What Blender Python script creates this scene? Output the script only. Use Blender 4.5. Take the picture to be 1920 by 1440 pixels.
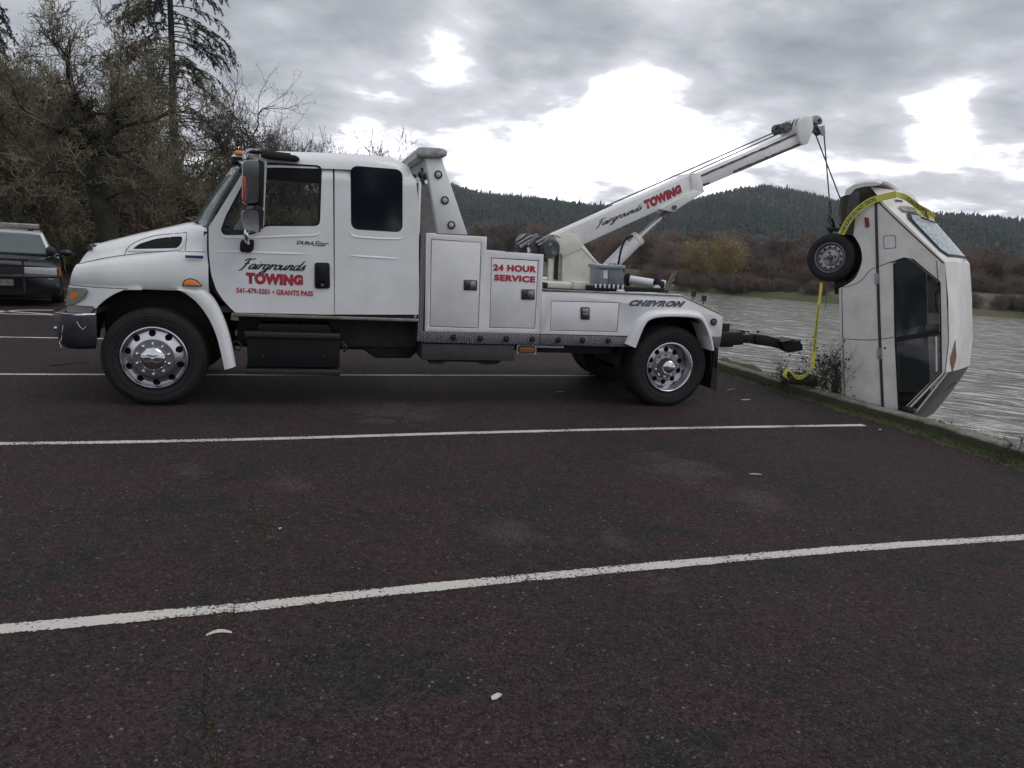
import bpy, bmesh, math, random
import numpy as np
from mathutils import Vector, Matrix
random.seed(7)
S = bpy.context.scene
for o in list(bpy.data.objects): bpy.data.objects.remove(o)
# ------------------------------------------------------------------ camera
F_PX, AZ, PITCH, ROLL, CH = 1377.36, math.radians(18.6343), math.radians(10.569), math.radians(3.4129), 1.8302
R0 = Vector((math.cos(AZ), -math.sin(AZ), 0)); F0 = Vector((math.sin(AZ), math.cos(AZ), 0)); Z = Vector((0, 0, 1))
FW = F0*math.cos(PITCH) - Z*math.sin(PITCH); UP = F0*math.sin(PITCH) + Z*math.cos(PITCH)
cx = R0*math.cos(ROLL) + UP*math.sin(ROLL); cy = UP*math.cos(ROLL) - R0*math.sin(ROLL)
cam = bpy.data.objects.new('camera', bpy.data.cameras.new('camera')); S.collection.objects.link(cam)
cam.matrix_world = Matrix(((cx.x, cy.x, -FW.x, 0), (cx.y, cy.y, -FW.y, 0), (cx.z, cy.z, -FW.z, CH), (0, 0, 0, 1)))
cam.data.sensor_width = 36; cam.data.lens = F_PX/1920*36; cam.data.clip_start = .05; cam.data.clip_end = 12000
S.camera = cam
# ------------------------------------------------------------------ light
SUN_EL, SUN_AZ = math.radians(58), math.radians(125)
W = bpy.data.worlds.new('World'); S.world = W; W.use_nodes = True
wt = W.node_tree; wt.nodes.clear()
def wn(t, **k):
    n = wt.nodes.new(t)
    for a, b in k.items(): setattr(n, a, b)
    return n
def setin(n, i, v): n.inputs[i].default_value = v
WL = wt.links.new
def ray(px, py):
    u, w = px-960, py-720
    x = u*math.cos(ROLL)+w*math.sin(ROLL); v = -u*math.sin(ROLL)+w*math.cos(ROLL)
    return FW*F_PX + R0*x - UP*v
def wmath(op, a, b=None, c=None, clamp=False):
    n = wn('ShaderNodeMath', operation=op, use_clamp=clamp)
    for i, q in enumerate((a, b, c)):
        if q is None: continue
        if isinstance(q, (int, float)): n.inputs[i].default_value = q
        else: WL(q, n.inputs[i])
    return n.outputs[0]
def wmap(v, a, b, c, d, smooth=True):
    n = wn('ShaderNodeMapRange', interpolation_type='SMOOTHSTEP' if smooth else 'LINEAR'); WL(v, n.inputs[0])
    for i, q in enumerate((a, b, c, d)): n.inputs[i+1].default_value = q
    return n.outputs[0]
tc = wn('ShaderNodeTexCoord'); sep = wn('ShaderNodeSeparateXYZ'); WL(tc.outputs['Generated'], sep.inputs[0])
zc = wmath('MAXIMUM', sep.outputs[2], 0.0); den = wmath('ADD', zc, .22)
comb = wn('ShaderNodeCombineXYZ'); WL(wmath('DIVIDE', sep.outputs[0], den), comb.inputs[0]); WL(wmath('DIVIDE', sep.outputs[1], den), comb.inputs[1])
def wnoise(scale, detail, rough, off, dist=0.):
    m = wn('ShaderNodeVectorMath', operation='ADD'); WL(comb.outputs[0], m.inputs[0]); m.inputs[1].default_value = off
    n = wn('ShaderNodeTexNoise'); WL(m.outputs[0], n.inputs['Vector']); setin(n, 'Scale', scale); setin(n, 'Detail', detail); setin(n, 'Roughness', rough); setin(n, 'Distortion', dist)
    return n.outputs['Fac']
big = wnoise(1.1, 3, .5, (3.1, 1.7, 0)); med = wnoise(2.6, 7, .52, (7.7, 2.2, 0), .35); fine = wnoise(6.5, 6, .55, (1.2, 9.1, 0))
dens = wmath('ADD', wmath('MULTIPLY', big, .42), wmath('ADD', wmath('MULTIPLY', med, .37), wmath('MULTIPLY', fine, .22)))
# breaks in the cloud deck, as directions on the sky, ragged by the noise
def brk(px, py, rad, amt):
    d = ray(px, py).normalized()
    vm = wn('ShaderNodeVectorMath', operation='DISTANCE'); WL(tc.outputs['Generated'], vm.inputs[0]); vm.inputs[1].default_value = d
    return wmap(vm.outputs['Value'], 0, rad, amt, 0)
acc = None
for b in [(850, 95, .075, .14), (1165, 200, .11, .14), (1040, 290, .18, .13), (1775, 222, .065, .11), (690, 255, .09, .10), (1330, 310, .22, .11), (1750, 350, .18, .09), (900, 330, .1, .06), (1010, 60, .16, -.06), (1860, 130, .17, -.10), (1890, 230, .08, -.04), (1130, 90, .12, -.06),
          (940, 190, .09, -.05), (1480, 130, .2, -.05), (640, 90, .2, .02), (1560, 200, .12, -.05)]:
    q = brk(*b); acc = q if acc is None else wmath('ADD', acc, q)
low = wmap(zc, .0, .30, .07, 0)
den2 = wmath('SUBTRACT', wmath('SUBTRACT', dens, acc), low)
gap = wmap(den2, .44, .27, 0, 1)
ramp = wn('ShaderNodeValToRGB'); WL(den2, ramp.inputs[0])
e = ramp.color_ramp.elements; e[0].position = .26; e[0].color = (.95, .95, .97, 1); e[1].position = .66; e[1].color = (.21, .22, .245, 1)
for pos, c in ((.35, (.80, .80, .84, 1)), (.43, (.57, .575, .615, 1)), (.52, (.385, .40, .43, 1))):
    q = ramp.color_ramp.elements.new(pos); q.color = c
sky = wn('ShaderNodeTexSky', sky_type='NISHITA', sun_disc=False, sun_elevation=SUN_EL, sun_rotation=SUN_AZ)
bgs = wn('ShaderNodeBackground'); WL(sky.outputs[0], bgs.inputs[0]); setin(bgs, 'Strength', .10)
bgc = wn('ShaderNodeBackground'); WL(ramp.outputs[0], bgc.inputs[0])
WL(wmath('ADD', 1.0, wmath('MULTIPLY', gap, 2.6)), bgc.inputs[1])
mx = wn('ShaderNodeMixShader'); setin(mx, 0, .95); WL(bgs.outputs[0], mx.inputs[1]); WL(bgc.outputs[0], mx.inputs[2])
wo = wn('ShaderNodeOutputWorld'); WL(mx.outputs[0], wo.inputs[0])
sun = bpy.data.objects.new('sun', bpy.data.lights.new('sun', 'SUN')); S.collection.objects.link(sun)
sun.data.energy = .6; sun.data.angle = math.radians(35); sun.data.color = (1, .96, .9)
sd = Vector((math.sin(SUN_AZ)*math.cos(SUN_EL), math.cos(SUN_AZ)*math.cos(SUN_EL), math.sin(SUN_EL)))
sun.rotation_euler = sd.to_track_quat('Z', 'Y').to_euler()
S.view_settings.view_transform = 'Standard'; S.view_settings.look = 'None'; S.view_settings.exposure = .48; S.view_settings.gamma = 1
S.view_settings.use_curve_mapping = False
S.render.resolution_x, S.render.resolution_y = 1024, 768
# ------------------------------------------------------------------ pixel helpers: photo pixel -> point on a plane of the place
def hit(px, py, n, c):
    d = ray(px, py); o = Vector((0, 0, CH)); n = Vector(n)
    return o + d*((c-o.dot(n))/d.dot(n))
def G(px, py, z=0.): return hit(px, py, (0, 0, 1), z)
TO = Vector((-1.12563, 8.16126, 0)); TT = Vector((.9983164, -.0580026, 0)); TN = Vector((.0580026, .9983164, 0))
def P(px, py, v=0.):                     # truck frame: (u, z) of a pixel on the plane v
    h = hit(px, py, TN, TO.dot(TN)+v); return ((h-TO).dot(TT), h.z)
def PP(pts, v=0.): return [P(x, y, v) for x, y in pts]
# ------------------------------------------------------------------ materials
MATS = {}
def mat(name, col, rough=.5, metal=0., var=0., vs=4., col2=None, bump=0., bs=40., coat=0., spec=None, emit=None, trans=0., alpha=None, ior=None, lo=.4, hi=.62, detail=5):
    m = bpy.data.materials.new(name); m.use_nodes = True; t = m.node_tree; b = t.nodes['Principled BSDF']
    b.inputs['Base Color'].default_value = (*col, 1); b.inputs['Roughness'].default_value = rough; b.inputs['Metallic'].default_value = metal
    if coat: b.inputs['Coat Weight'].default_value = coat; b.inputs['Coat Roughness'].default_value = .06
    if spec is not None: b.inputs['Specular IOR Level'].default_value = spec
    if trans: b.inputs['Transmission Weight'].default_value = trans
    if ior: b.inputs['IOR'].default_value = ior
    if emit: b.inputs['Emission Color'].default_value = (*emit[:3], 1); b.inputs['Emission Strength'].default_value = emit[3]
    if col2 is None and var: col2 = tuple(c*(1-var) for c in col)
    if col2 is not None or bump:
        g = t.nodes.new('ShaderNodeNewGeometry')
    if col2 is not None:
        n = t.nodes.new('ShaderNodeTexNoise'); t.links.new(g.outputs['Position'], n.inputs['Vector']); n.inputs['Scale'].default_value = vs; n.inputs['Detail'].default_value = detail; n.inputs['Roughness'].default_value = .65
        r = t.nodes.new('ShaderNodeMapRange'); t.links.new(n.outputs['Fac'], r.inputs[0]); r.inputs[1].default_value = lo; r.inputs[2].default_value = hi
        x = t.nodes.new('ShaderNodeMix'); x.data_type = 'RGBA'; t.links.new(r.outputs[0], x.inputs[0]); x.inputs[6].default_value = (*col, 1); x.inputs[7].default_value = (*col2, 1)
        t.links.new(x.outputs[2], b.inputs['Base Color'])
    if bump:
        n2 = t.nodes.new('ShaderNodeTexNoise'); t.links.new(g.outputs['Position'], n2.inputs['Vector']); n2.inputs['Scale'].default_value = bs; n2.inputs['Detail'].default_value = 4
        bp = t.nodes.new('ShaderNodeBump'); bp.inputs['Strength'].default_value = bump; bp.inputs['Distance'].default_value = .02; t.links.new(n2.outputs['Fac'], bp.inputs['Height']); t.links.new(bp.outputs[0], b.inputs['Normal'])
    MATS[name] = m; return m
M_white = mat('white_paint', (.86, .88, .90), .30, col2=(.78, .79, .78), vs=1.6, coat=.35, bump=.012, bs=1.4)
M_body = mat('body_white_paint', (.82, .82, .84), .36, col2=(.72, .72, .72), vs=2.2, coat=.25)
M_boom = mat('boom_white_paint', (.84, .84, .84), .42, col2=(.68, .66, .64), vs=5, coat=.15, lo=.5, hi=.8)
M_cream = mat('cream_paint', (.72, .70, .64), .5, col2=(.58, .54, .46), vs=4, lo=.5, hi=.75)
M_black = mat('black_plastic', (.009, .010, .011), .5, spec=.3)
M_dark = mat('chassis_black', (.010, .010, .011), .62, col2=(.028, .024, .022), vs=9)
M_seam = mat('seam_black', (.006, .006, .006), .8)
M_under = mat('dull_steel_box', (.085, .085, .085), .5, .4, col2=(.065, .065, .065), vs=5)
M_rubber = mat('tyre_rubber', (.009, .009, .010), .75, col2=(.019, .018, .018), vs=14, bump=.2, bs=60)
M_chrome = mat('chrome', (.72, .73, .75), .06, 1.)
M_alu = mat('polished_aluminium', (.66, .64, .68), .26, 1., bump=.03, bs=30)
M_brush = mat('brushed_aluminium', (.42, .42, .43), .38, 1., col2=(.25, .25, .25), vs=18)
M_hub = mat('hub_grey_metal', (.33, .33, .33), .35, 1.)
M_dchrome = mat('reflection_dark_chrome', (.34, .35, .37), .07, 1.)  # chrome coloured darker to imitate dark trees mirrored in it
M_galv = mat('galvanised_steel', (.32, .32, .30), .5, .7, col2=(.22, .20, .17), vs=10)
M_winch = mat('winch_grey', (.10, .11, .125), .45, .3, col2=(.05, .05, .055), vs=12)
M_steel = mat('steel_dark', (.16, .16, .17), .35, .9, col2=(.08, .07, .06), vs=30)
M_cable = mat('steel_cable', (.09, .09, .085), .55, .5)
M_amber = mat('amber_lens', (.75, .22, .03), .25, coat=.5)
M_orange = mat('amber_dark_lens', (.32, .12, .03), .3, coat=.5)
M_redlens = mat('red_reflector', (.42, .05, .02), .3, coat=.4)
M_darkred = mat('dark_red_lens', (.16, .02, .02), .3, coat=.3)
M_hlens = mat('headlight_lens', (.36, .37, .34), .12, coat=.6, col2=(.20, .21, .19), vs=30)
M_lens = mat('clear_lens', (.55, .56, .57), .15, coat=.6, var=.3, vs=60)
M_red = mat('red_lettering', (.46, .022, .055), .5)
M_ink = mat('black_lettering', (.015, .02, .03), .5)
M_whitevinyl = mat('white_vinyl', (.75, .76, .78), .5)
M_blue = mat('blue_emblem', (.03, .05, .16), .35, .3)
M_bumper = mat('dark_bumper', (.035, .030, .042), .42, .25, col2=(.05, .045, .055), vs=7)
M_seat = mat('seat_fabric', (.09, .10, .11), .85)
M_dash = mat('dashboard_plastic', (.03, .032, .035), .6)
def glassmat(name, tint, alpha, rough=.03):
    m = bpy.data.materials.new(name); m.use_nodes = True; t = m.node_tree; b = t.nodes['Principled BSDF']
    b.inputs['Base Color'].default_value = (*tint, 1); b.inputs['Roughness'].default_value = rough; b.inputs['Alpha'].default_value = alpha; b.inputs['IOR'].default_value = 1.5
    return m
M_tint = glassmat('dark_tinted_glass', (.008, .010, .018), 1.0, .05)
M_wind = glassmat('windshield_glass', (.12, .21, .19), .55)
M_clear = glassmat('side_window_glass', (.03, .04, .045), .16)
M_carglass = glassmat('car_window_glass', (.012, .016, .02), .36)
M_hatch = glassmat('crazed_rear_glass', (.30, .40, .42), .6, .12)
# tread plate
def tread():
    m = bpy.data.materials.new('tread_plate'); m.use_nodes = True; t = m.node_tree; b = t.nodes['Principled BSDF']
    b.inputs['Base Color'].default_value = (.20, .19, .215, 1); b.inputs['Metallic'].default_value = .85; b.inputs['Roughness'].default_value = .38
    tcn = t.nodes.new('ShaderNodeTexCoord'); mp = t.nodes.new('ShaderNodeMapping'); mp.inputs['Rotation'].default_value = (0, math.radians(45), 0); mp.inputs['Scale'].default_value = (1, 1, 2.6)
    t.links.new(tcn.outputs['Object'], mp.inputs[0]); v = t.nodes.new('ShaderNodeTexVoronoi'); v.inputs['Scale'].default_value = 26; v.inputs['Randomness'].default_value = .15; t.links.new(mp.outputs[0], v.inputs['Vector'])
    r = t.nodes.new('ShaderNodeMapRange'); r.inputs[1].default_value = .25; r.inputs[2].default_value = .4; r.inputs[3].default_value = 1; r.inputs[4].default_value = 0; t.links.new(v.outputs['Distance'], r.inputs[0])
    x = t.nodes.new('ShaderNodeMix'); x.data_type = 'RGBA'; t.links.new(r.outputs[0], x.inputs[0]); x.inputs[6].default_value = (.13, .12, .14, 1); x.inputs[7].default_value = (.42, .41, .44, 1); t.links.new(x.outputs[2], b.inputs['Base Color'])
    bp = t.nodes.new('ShaderNodeBump'); bp.inputs['Strength'].default_value = .8; bp.inputs['Distance'].default_value = .01; t.links.new(r.outputs[0], bp.inputs['Height']); t.links.new(bp.outputs[0], b.inputs['Normal'])
    return m
M_tread = tread()
# ------------------------------------------------------------------ mesh helpers
class MB:
    def __init__(s): s.v = []; s.f = []
    def add(s, v, f):
        k = len(s.v); s.v += [tuple(q) for q in v]; s.f += [tuple(i+k for i in g) for g in f]; return s
    def box(s, x0, x1, y0, y1, z0, z1):
        v = [(x, y, z) for x in (x0, x1) for y in (y0, y1) for z in (z0, z1)]
        return s.add(v, [(0, 1, 3, 2), (4, 6, 7, 5), (0, 4, 5, 1), (2, 3, 7, 6), (0, 2, 6, 4), (1, 5, 7, 3)])
    def prism(s, poly, d0, d1, ax='y'):      # poly of 2D points, extruded along ax
        n = len(poly)
        def q(p, d): return {'y': (p[0], d, p[1]), 'x': (d, p[0], p[1]), 'z': (p[0], p[1], d)}[ax]
        v = [q(p, d0) for p in poly]+[q(p, d1) for p in poly]
        return s.add(v, [tuple(range(n))[::-1], tuple(range(n, 2*n))]+[(i, (i+1) % n, (i+1) % n+n, i+n) for i in range(n)])
    def loft(s, secs, closed=True, caps=True):
        n = len(secs[0]); v = [p for q in secs for p in q]; f = []
        for k in range(len(secs)-1):
            for i in range(n if closed else n-1):
                j = (i+1) % n; f.append((k*n+i, k*n+j, (k+1)*n+j, (k+1)*n+i))
        if caps and closed: f += [tuple(range(n))[::-1], tuple(range((len(secs)-1)*n, len(secs)*n))]
        return s.add(v, f)
    def tube(s, pts, r, n=8, caps=True):
        pts = [Vector(p) for p in pts]; rs = r if isinstance(r, (list, tuple)) else [r]*len(pts); secs = []
        up = Vector((.13, .21, 1)).normalized()
        for i, p in enumerate(pts):
            d = (pts[min(i+1, len(pts)-1)]-pts[max(i-1, 0)]).normalized()
            a = d.cross(up)
            if a.length < .2: a = d.cross(Vector((1, .1, 0)))
            a.normalize(); b = d.cross(a)
            secs.append([p+a*(math.cos(t*2*math.pi/n)*rs[i])+b*(math.sin(t*2*math.pi/n)*rs[i]) for t in range(n)])
        return s.loft(secs, True, caps)
    def lathe(s, prof, c=(0, 0, 0), ax='y', n=40, closed=False):   # prof of (r, along)
        secs = []
        for i in range(n+1 if False else n):
            t = i*2*math.pi/n; row = []
            for r, a in prof:
                x, y = r*math.cos(t), r*math.sin(t)
                row.append({'y': (c[0]+x, c[1]+a, c[2]+y), 'z': (c[0]+x, c[1]+y, c[2]+a), 'x': (c[0]+a, c[1]+x, c[2]+y)}[ax])
            secs.append(row)
        secs.append(secs[0]); m = len(prof); k0 = len(s.v)
        v = [p for q in secs[:-1] for p in q]; f = []
        for i in range(n):
            for j in range(m if closed else m-1):
                j2 = (j+1) % m; i2 = (i+1) % n; f.append((i*m+j, i*m+j2, i2*m+j2, i2*m+j))
        return s.add(v, f)
    def ball(s, c, r, n=8, sx=1, sy=1, sz=1):
        prof = [(max(1e-4, math.sin(math.pi*i/n))*r, -math.cos(math.pi*i/n)*r) for i in range(n+1)]
        k = len(s.v); s.lathe(prof, (0, 0, 0), 'z', n*2)
        for i in range(k, len(s.v)): x, y, z = s.v[i]; s.v[i] = (c[0]+x*sx, c[1]+y*sy, c[2]+z*sz)
        return s
def link(o, parent=None):
    S.collection.objects.link(o)
    if parent is not None: o.parent = parent
    return o
def obj(name, mb, m, parent=None, smooth=None, bevel=0, seg=2, label=None):
    me = bpy.data.meshes.new(name)
    if isinstance(mb, MB): me.from_pydata([tuple(v) for v in mb.v], [], mb.f)
    else: me = mb; me.name = name
    bm = bmesh.new(); bm.from_mesh(me)
    if isinstance(mb, MB) and len(bm.faces) < 60000: bmesh.ops.recalc_face_normals(bm, faces=bm.faces)
    if bevel:
        ed = [q for q in bm.edges if len(q.link_faces) == 2 and q.calc_face_angle(0) > .6]
        bmesh.ops.bevel(bm, geom=ed, offset=bevel, segments=seg, affect='EDGES', profile=.5, clamp_overlap=True)
    bm.to_mesh(me); bm.free()
    if smooth is not None:
        me.shade_smooth()
        me.set_sharp_from_angle(angle=math.radians(smooth))
    elif bevel:
        me.shade_smooth(); me.set_sharp_from_angle(angle=math.radians(50))
    me.materials.clear(); me.materials.append(m)
    o = link(bpy.data.objects.new(name, me), parent)
    if label: o['label'] = label
    return o
def thing(name, label, cat, loc=(0, 0, 0), group=None, rz=0):
    o = link(bpy.data.objects.new(name, None)); o.location = loc; o.rotation_euler.z = rz
    return tag(o, label, cat, group)
def tag(o, label, cat, group=None, kind=None):
    o['label'] = label; o['category'] = cat
    if group: o['group'] = group
    if kind: o['kind'] = kind
    return o
def struct(o): o['kind'] = 'structure'; return o
def rnd(poly, r, n=4):                       # round the corners of a polygon (r number or list)
    out = []; N = len(poly)
    for i in range(N):
        p = Vector(poly[i]); a = Vector(poly[i-1])-p; b = Vector(poly[(i+1) % N])-p; rr = r[i] if isinstance(r, (list, tuple)) else r
        if rr <= 0: out.append(tuple(p)); continue
        d = min(rr, a.length*.48, b.length*.48); A = p+a.normalized()*d; B = p+b.normalized()*d
        for k in range(n+1):
            t = k/n; out.append(tuple(A*(1-t)**2+p*(2*t*(1-t))+B*t*t))
    return out
def circ(c, r, n=28): return [(c[0]+r*math.cos(2*math.pi*i/n), c[1]+r*math.sin(2*math.pi*i/n)) for i in range(n)]
def plate(outer, holes, d0, d1, ax='y'):     # polygon with holes, with real thickness
    cu = bpy.data.curves.new('tmp', 'CURVE'); cu.dimensions = '2D'; cu.fill_mode = 'BOTH'; cu.extrude = (d1-d0)/2
    for pl in [outer]+list(holes):
        sp = cu.splines.new('POLY'); sp.points.add(len(pl)-1); sp.use_cyclic_u = True
        for q, p in zip(sp.points, pl): q.co = (p[0], p[1], 0, 1)
    o = bpy.data.objects.new('tmp', cu); S.collection.objects.link(o)
    me = bpy.data.meshes.new_from_object(o.evaluated_get(bpy.context.evaluated_depsgraph_get())); bpy.data.objects.remove(o); bpy.data.curves.remove(cu)
    c = (d0+d1)/2
    for v in me.vertices:
        x, y, z = v.co; v.co = (x, c-z, y) if ax == 'y' else ((x, y, c+z) if ax == 'z' else (c+z, x, y))
    bm = bmesh.new(); bm.from_mesh(me); bmesh.ops.remove_doubles(bm, verts=bm.verts, dist=1e-5); bmesh.ops.recalc_face_normals(bm, faces=bm.faces)
    bm.to_mesh(me); bm.free()
    return me
def cutbend(me, fn, xs=(), zs=()):           # cut at stations, then move vertices with fn
    bm = bmesh.new(); bm.from_mesh(me)
    for x in xs: bmesh.ops.bisect_plane(bm, geom=bm.verts[:]+bm.edges[:]+bm.faces[:], plane_co=(x, 0, 0), plane_no=(1, 0, 0))
    for z in zs: bmesh.ops.bisect_plane(bm, geom=bm.verts[:]+bm.edges[:]+bm.faces[:], plane_co=(0, 0, z), plane_no=(0, 0, 1))
    for v in bm.verts: v.co = fn(*v.co)
    bm.to_mesh(me); bm.free(); return me
def frange(a, b, s):
    out = []
    while a < b: out.append(a); a += s
    return out
def textmesh(s, off=0., shear=0., space=1., yscale=1):
    cu = bpy.data.curves.new('t', 'FONT'); cu.body = s; cu.size = 1; cu.offset = off; cu.shear = shear; cu.space_character = space; cu.resolution_u = 4
    o = bpy.data.objects.new('t', cu); S.collection.objects.link(o)
    me = bpy.data.meshes.new_from_object(o.evaluated_get(bpy.context.evaluated_depsgraph_get())); bpy.data.objects.remove(o)
    xs = [v.co.x for v in me.vertices]; ys = [v.co.y for v in me.vertices]; x0, x1, y0, y1 = min(xs), max(xs), min(ys), max(ys)
    for v in me.vertices: v.co = ((v.co.x-x0)/(x1-x0), (v.co.y-y0)/(y1-y0), 0)
    return me
def boolcut(me, cutter):                      # cut real holes through a solid
    a = bpy.data.objects.new('a', me); cm = bpy.data.meshes.new('c'); cm.from_pydata([tuple(v) for v in cutter.v], [], cutter.f); b = bpy.data.objects.new('b', cm)
    bm = bmesh.new(); bm.from_mesh(cm); bmesh.ops.recalc_face_normals(bm, faces=bm.faces); bm.to_mesh(cm); bm.free()
    bm = bmesh.new(); bm.from_mesh(me); bmesh.ops.recalc_face_normals(bm, faces=bm.faces); bm.to_mesh(me); bm.free()
    S.collection.objects.link(a); S.collection.objects.link(b)
    m = a.modifiers.new('b', 'BOOLEAN'); m.operation = 'DIFFERENCE'; m.solver = 'EXACT'; m.object = b
    out = bpy.data.meshes.new_from_object(a.evaluated_get(bpy.context.evaluated_depsgraph_get())); bpy.data.objects.remove(a); bpy.data.objects.remove(b); return out
def holeset(n, R_, r, ph, y0, y1):
    mb = MB()
    for k in range(n):
        t = 2*math.pi*(k+ph)/n; mb.tube([(R_*math.cos(t), y0, R_*math.sin(t)), (R_*math.cos(t), y1, R_*math.sin(t))], r, 16)
    return mb
def dish(prof, n=60):                        # solid dish from a front profile
    mb = MB().lathe(prof+[(r, y+.012) for r, y in prof[::-1]], n=n, closed=True); me = bpy.data.meshes.new('dish'); me.from_pydata([tuple(v) for v in mb.v], [], mb.f); return me
def smoothline(pts, n=7):
    out = []; P_ = [pts[0]]+list(pts)+[pts[-1]]
    for i in range(1, len(P_)-2):
        a, b, c, d = [np.array(q, float) for q in P_[i-1:i+3]]
        for k in range(n):
            t = k/n; out.append(.5*((2*b)+(-a+c)*t+(2*a-5*b+4*c-d)*t*t+(-a+3*b-3*c+d)*t**3))
    out.append(np.array(pts[-1], float)); return out
A_bowl = [(.85, .8), (.5, 1.0), (.12, .6), (.12, .15), (.38, 0), (.72, .4), (.88, .95)]
LET = {
 'F': (1.25, [[(.0, 1.55), (.1, 1.85), (.5, 2.05), (1.0, 1.98), (1.5, 2.15)], [(.62, 2.0), (.55, 1.2), (.42, .4), (.2, -.25), (-.1, -.4)], [(.15, 1.05), (.5, 1.12), (.95, 1.15)]]),
 'a': (1.08, [A_bowl, [(.88, .95), (.82, .3), (.92, .02), (1.2, .25)]]),
 'i': (.42, [[(.2, 1), (.1, .35), (.2, .0), (.48, .25)], [(.24, 1.38), (.28, 1.5)]]),
 'r': (.80, [[(.05, .8), (.2, 1.0), (.16, .4), (.12, 0)], [(.16, .4), (.42, .92), (.72, .98), (.76, .8)]]),
 'g': (1.05, [A_bowl, [(.88, .95), (.8, .1), (.58, -.75), (.2, -.95), (.02, -.7), (.5, -.3), (1.1, .15)]]),
 'o': (.98, [[(.5, 1.0), (.12, .7), (.12, .2), (.42, 0), (.78, .3), (.8, .75), (.5, 1.0), (.7, .82), (1.05, .85)]]),
 'u': (1.08, [[(.12, 1), (.04, .35), (.25, 0), (.62, .3), (.84, 1)], [(.84, 1), (.76, .3), (.88, 0), (1.15, .25)]]),
 'n': (1.05, [[(.0, .8), (.18, 1), (.14, .4), (.1, 0)], [(.12, .2), (.34, .8), (.62, 1), (.76, .8), (.68, .3), (.78, 0), (1.08, .25)]]),
 'd': (1.10, [A_bowl, [(1.12, 2.0), (.92, 1.0), (.84, .25), (.95, 0), (1.22, .25)]]),
 's': (.75, [[(-.05, .1), (.3, .45), (.58, 1.05), (.55, .7), (.72, .28), (.5, 0), (.15, .08)]])}
def scriptmesh(word, shear=.42):             # brush script lettering from pen strokes
    mb = MB(); x = 0
    for ch in word:
        w, strokes = LET[ch]
        for st in strokes:
            pts = smoothline(st, 6); n = len(pts); L = []; R = []
            for i, p in enumerate(pts):
                d = pts[min(i+1, n-1)]-pts[max(i-1, 0)]; d = d/(np.linalg.norm(d)+1e-9)
                ww = .095+.07*abs(d[1]); ww *= min(1, .45+.8*min(i, n-1-i)/max(1, n*.2))
                nn = np.array([-d[1], d[0]])*ww; L.append(p+nn); R.append(p-nn)
            for i in range(n):
                for q in (L, R): q[i] = (x+q[i][0]+shear*q[i][1], q[i][1], 0)
            mb.add(L+R, [(i, i+1, n+i+1, n+i) for i in range(n-1)])
        x += w
    me = bpy.data.meshes.new('script'); me.from_pydata([tuple(v) for v in mb.v], [], mb.f)
    xs = [v.co.x for v in me.vertices]; ys = [v.co.y for v in me.vertices]; x0, x1, y0, y1 = min(xs), max(xs), min(ys), max(ys)
    for v in me.vertices: v.co = ((v.co.x-x0)/(x1-x0), (v.co.y-y0)/(y1-y0), 0)
    return me
def lay(me, bl, br, tl):                     # map unit-square lettering on a parallelogram
    bl, br, tl = Vector(bl), Vector(br), Vector(tl)
    for v in me.vertices: v.co = bl+(br-bl)*v.co.x+(tl-bl)*v.co.y
    return me
def layP(me, bl, br, tl, v=-.004):           # pixel corners on the truck plane
    q = [(P(*c, v)[0], v, P(*c, v)[1]) for c in (bl, br, tl)]; return lay(me, *q)
# ================================================================== SETTING
KX = 7.13
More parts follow.
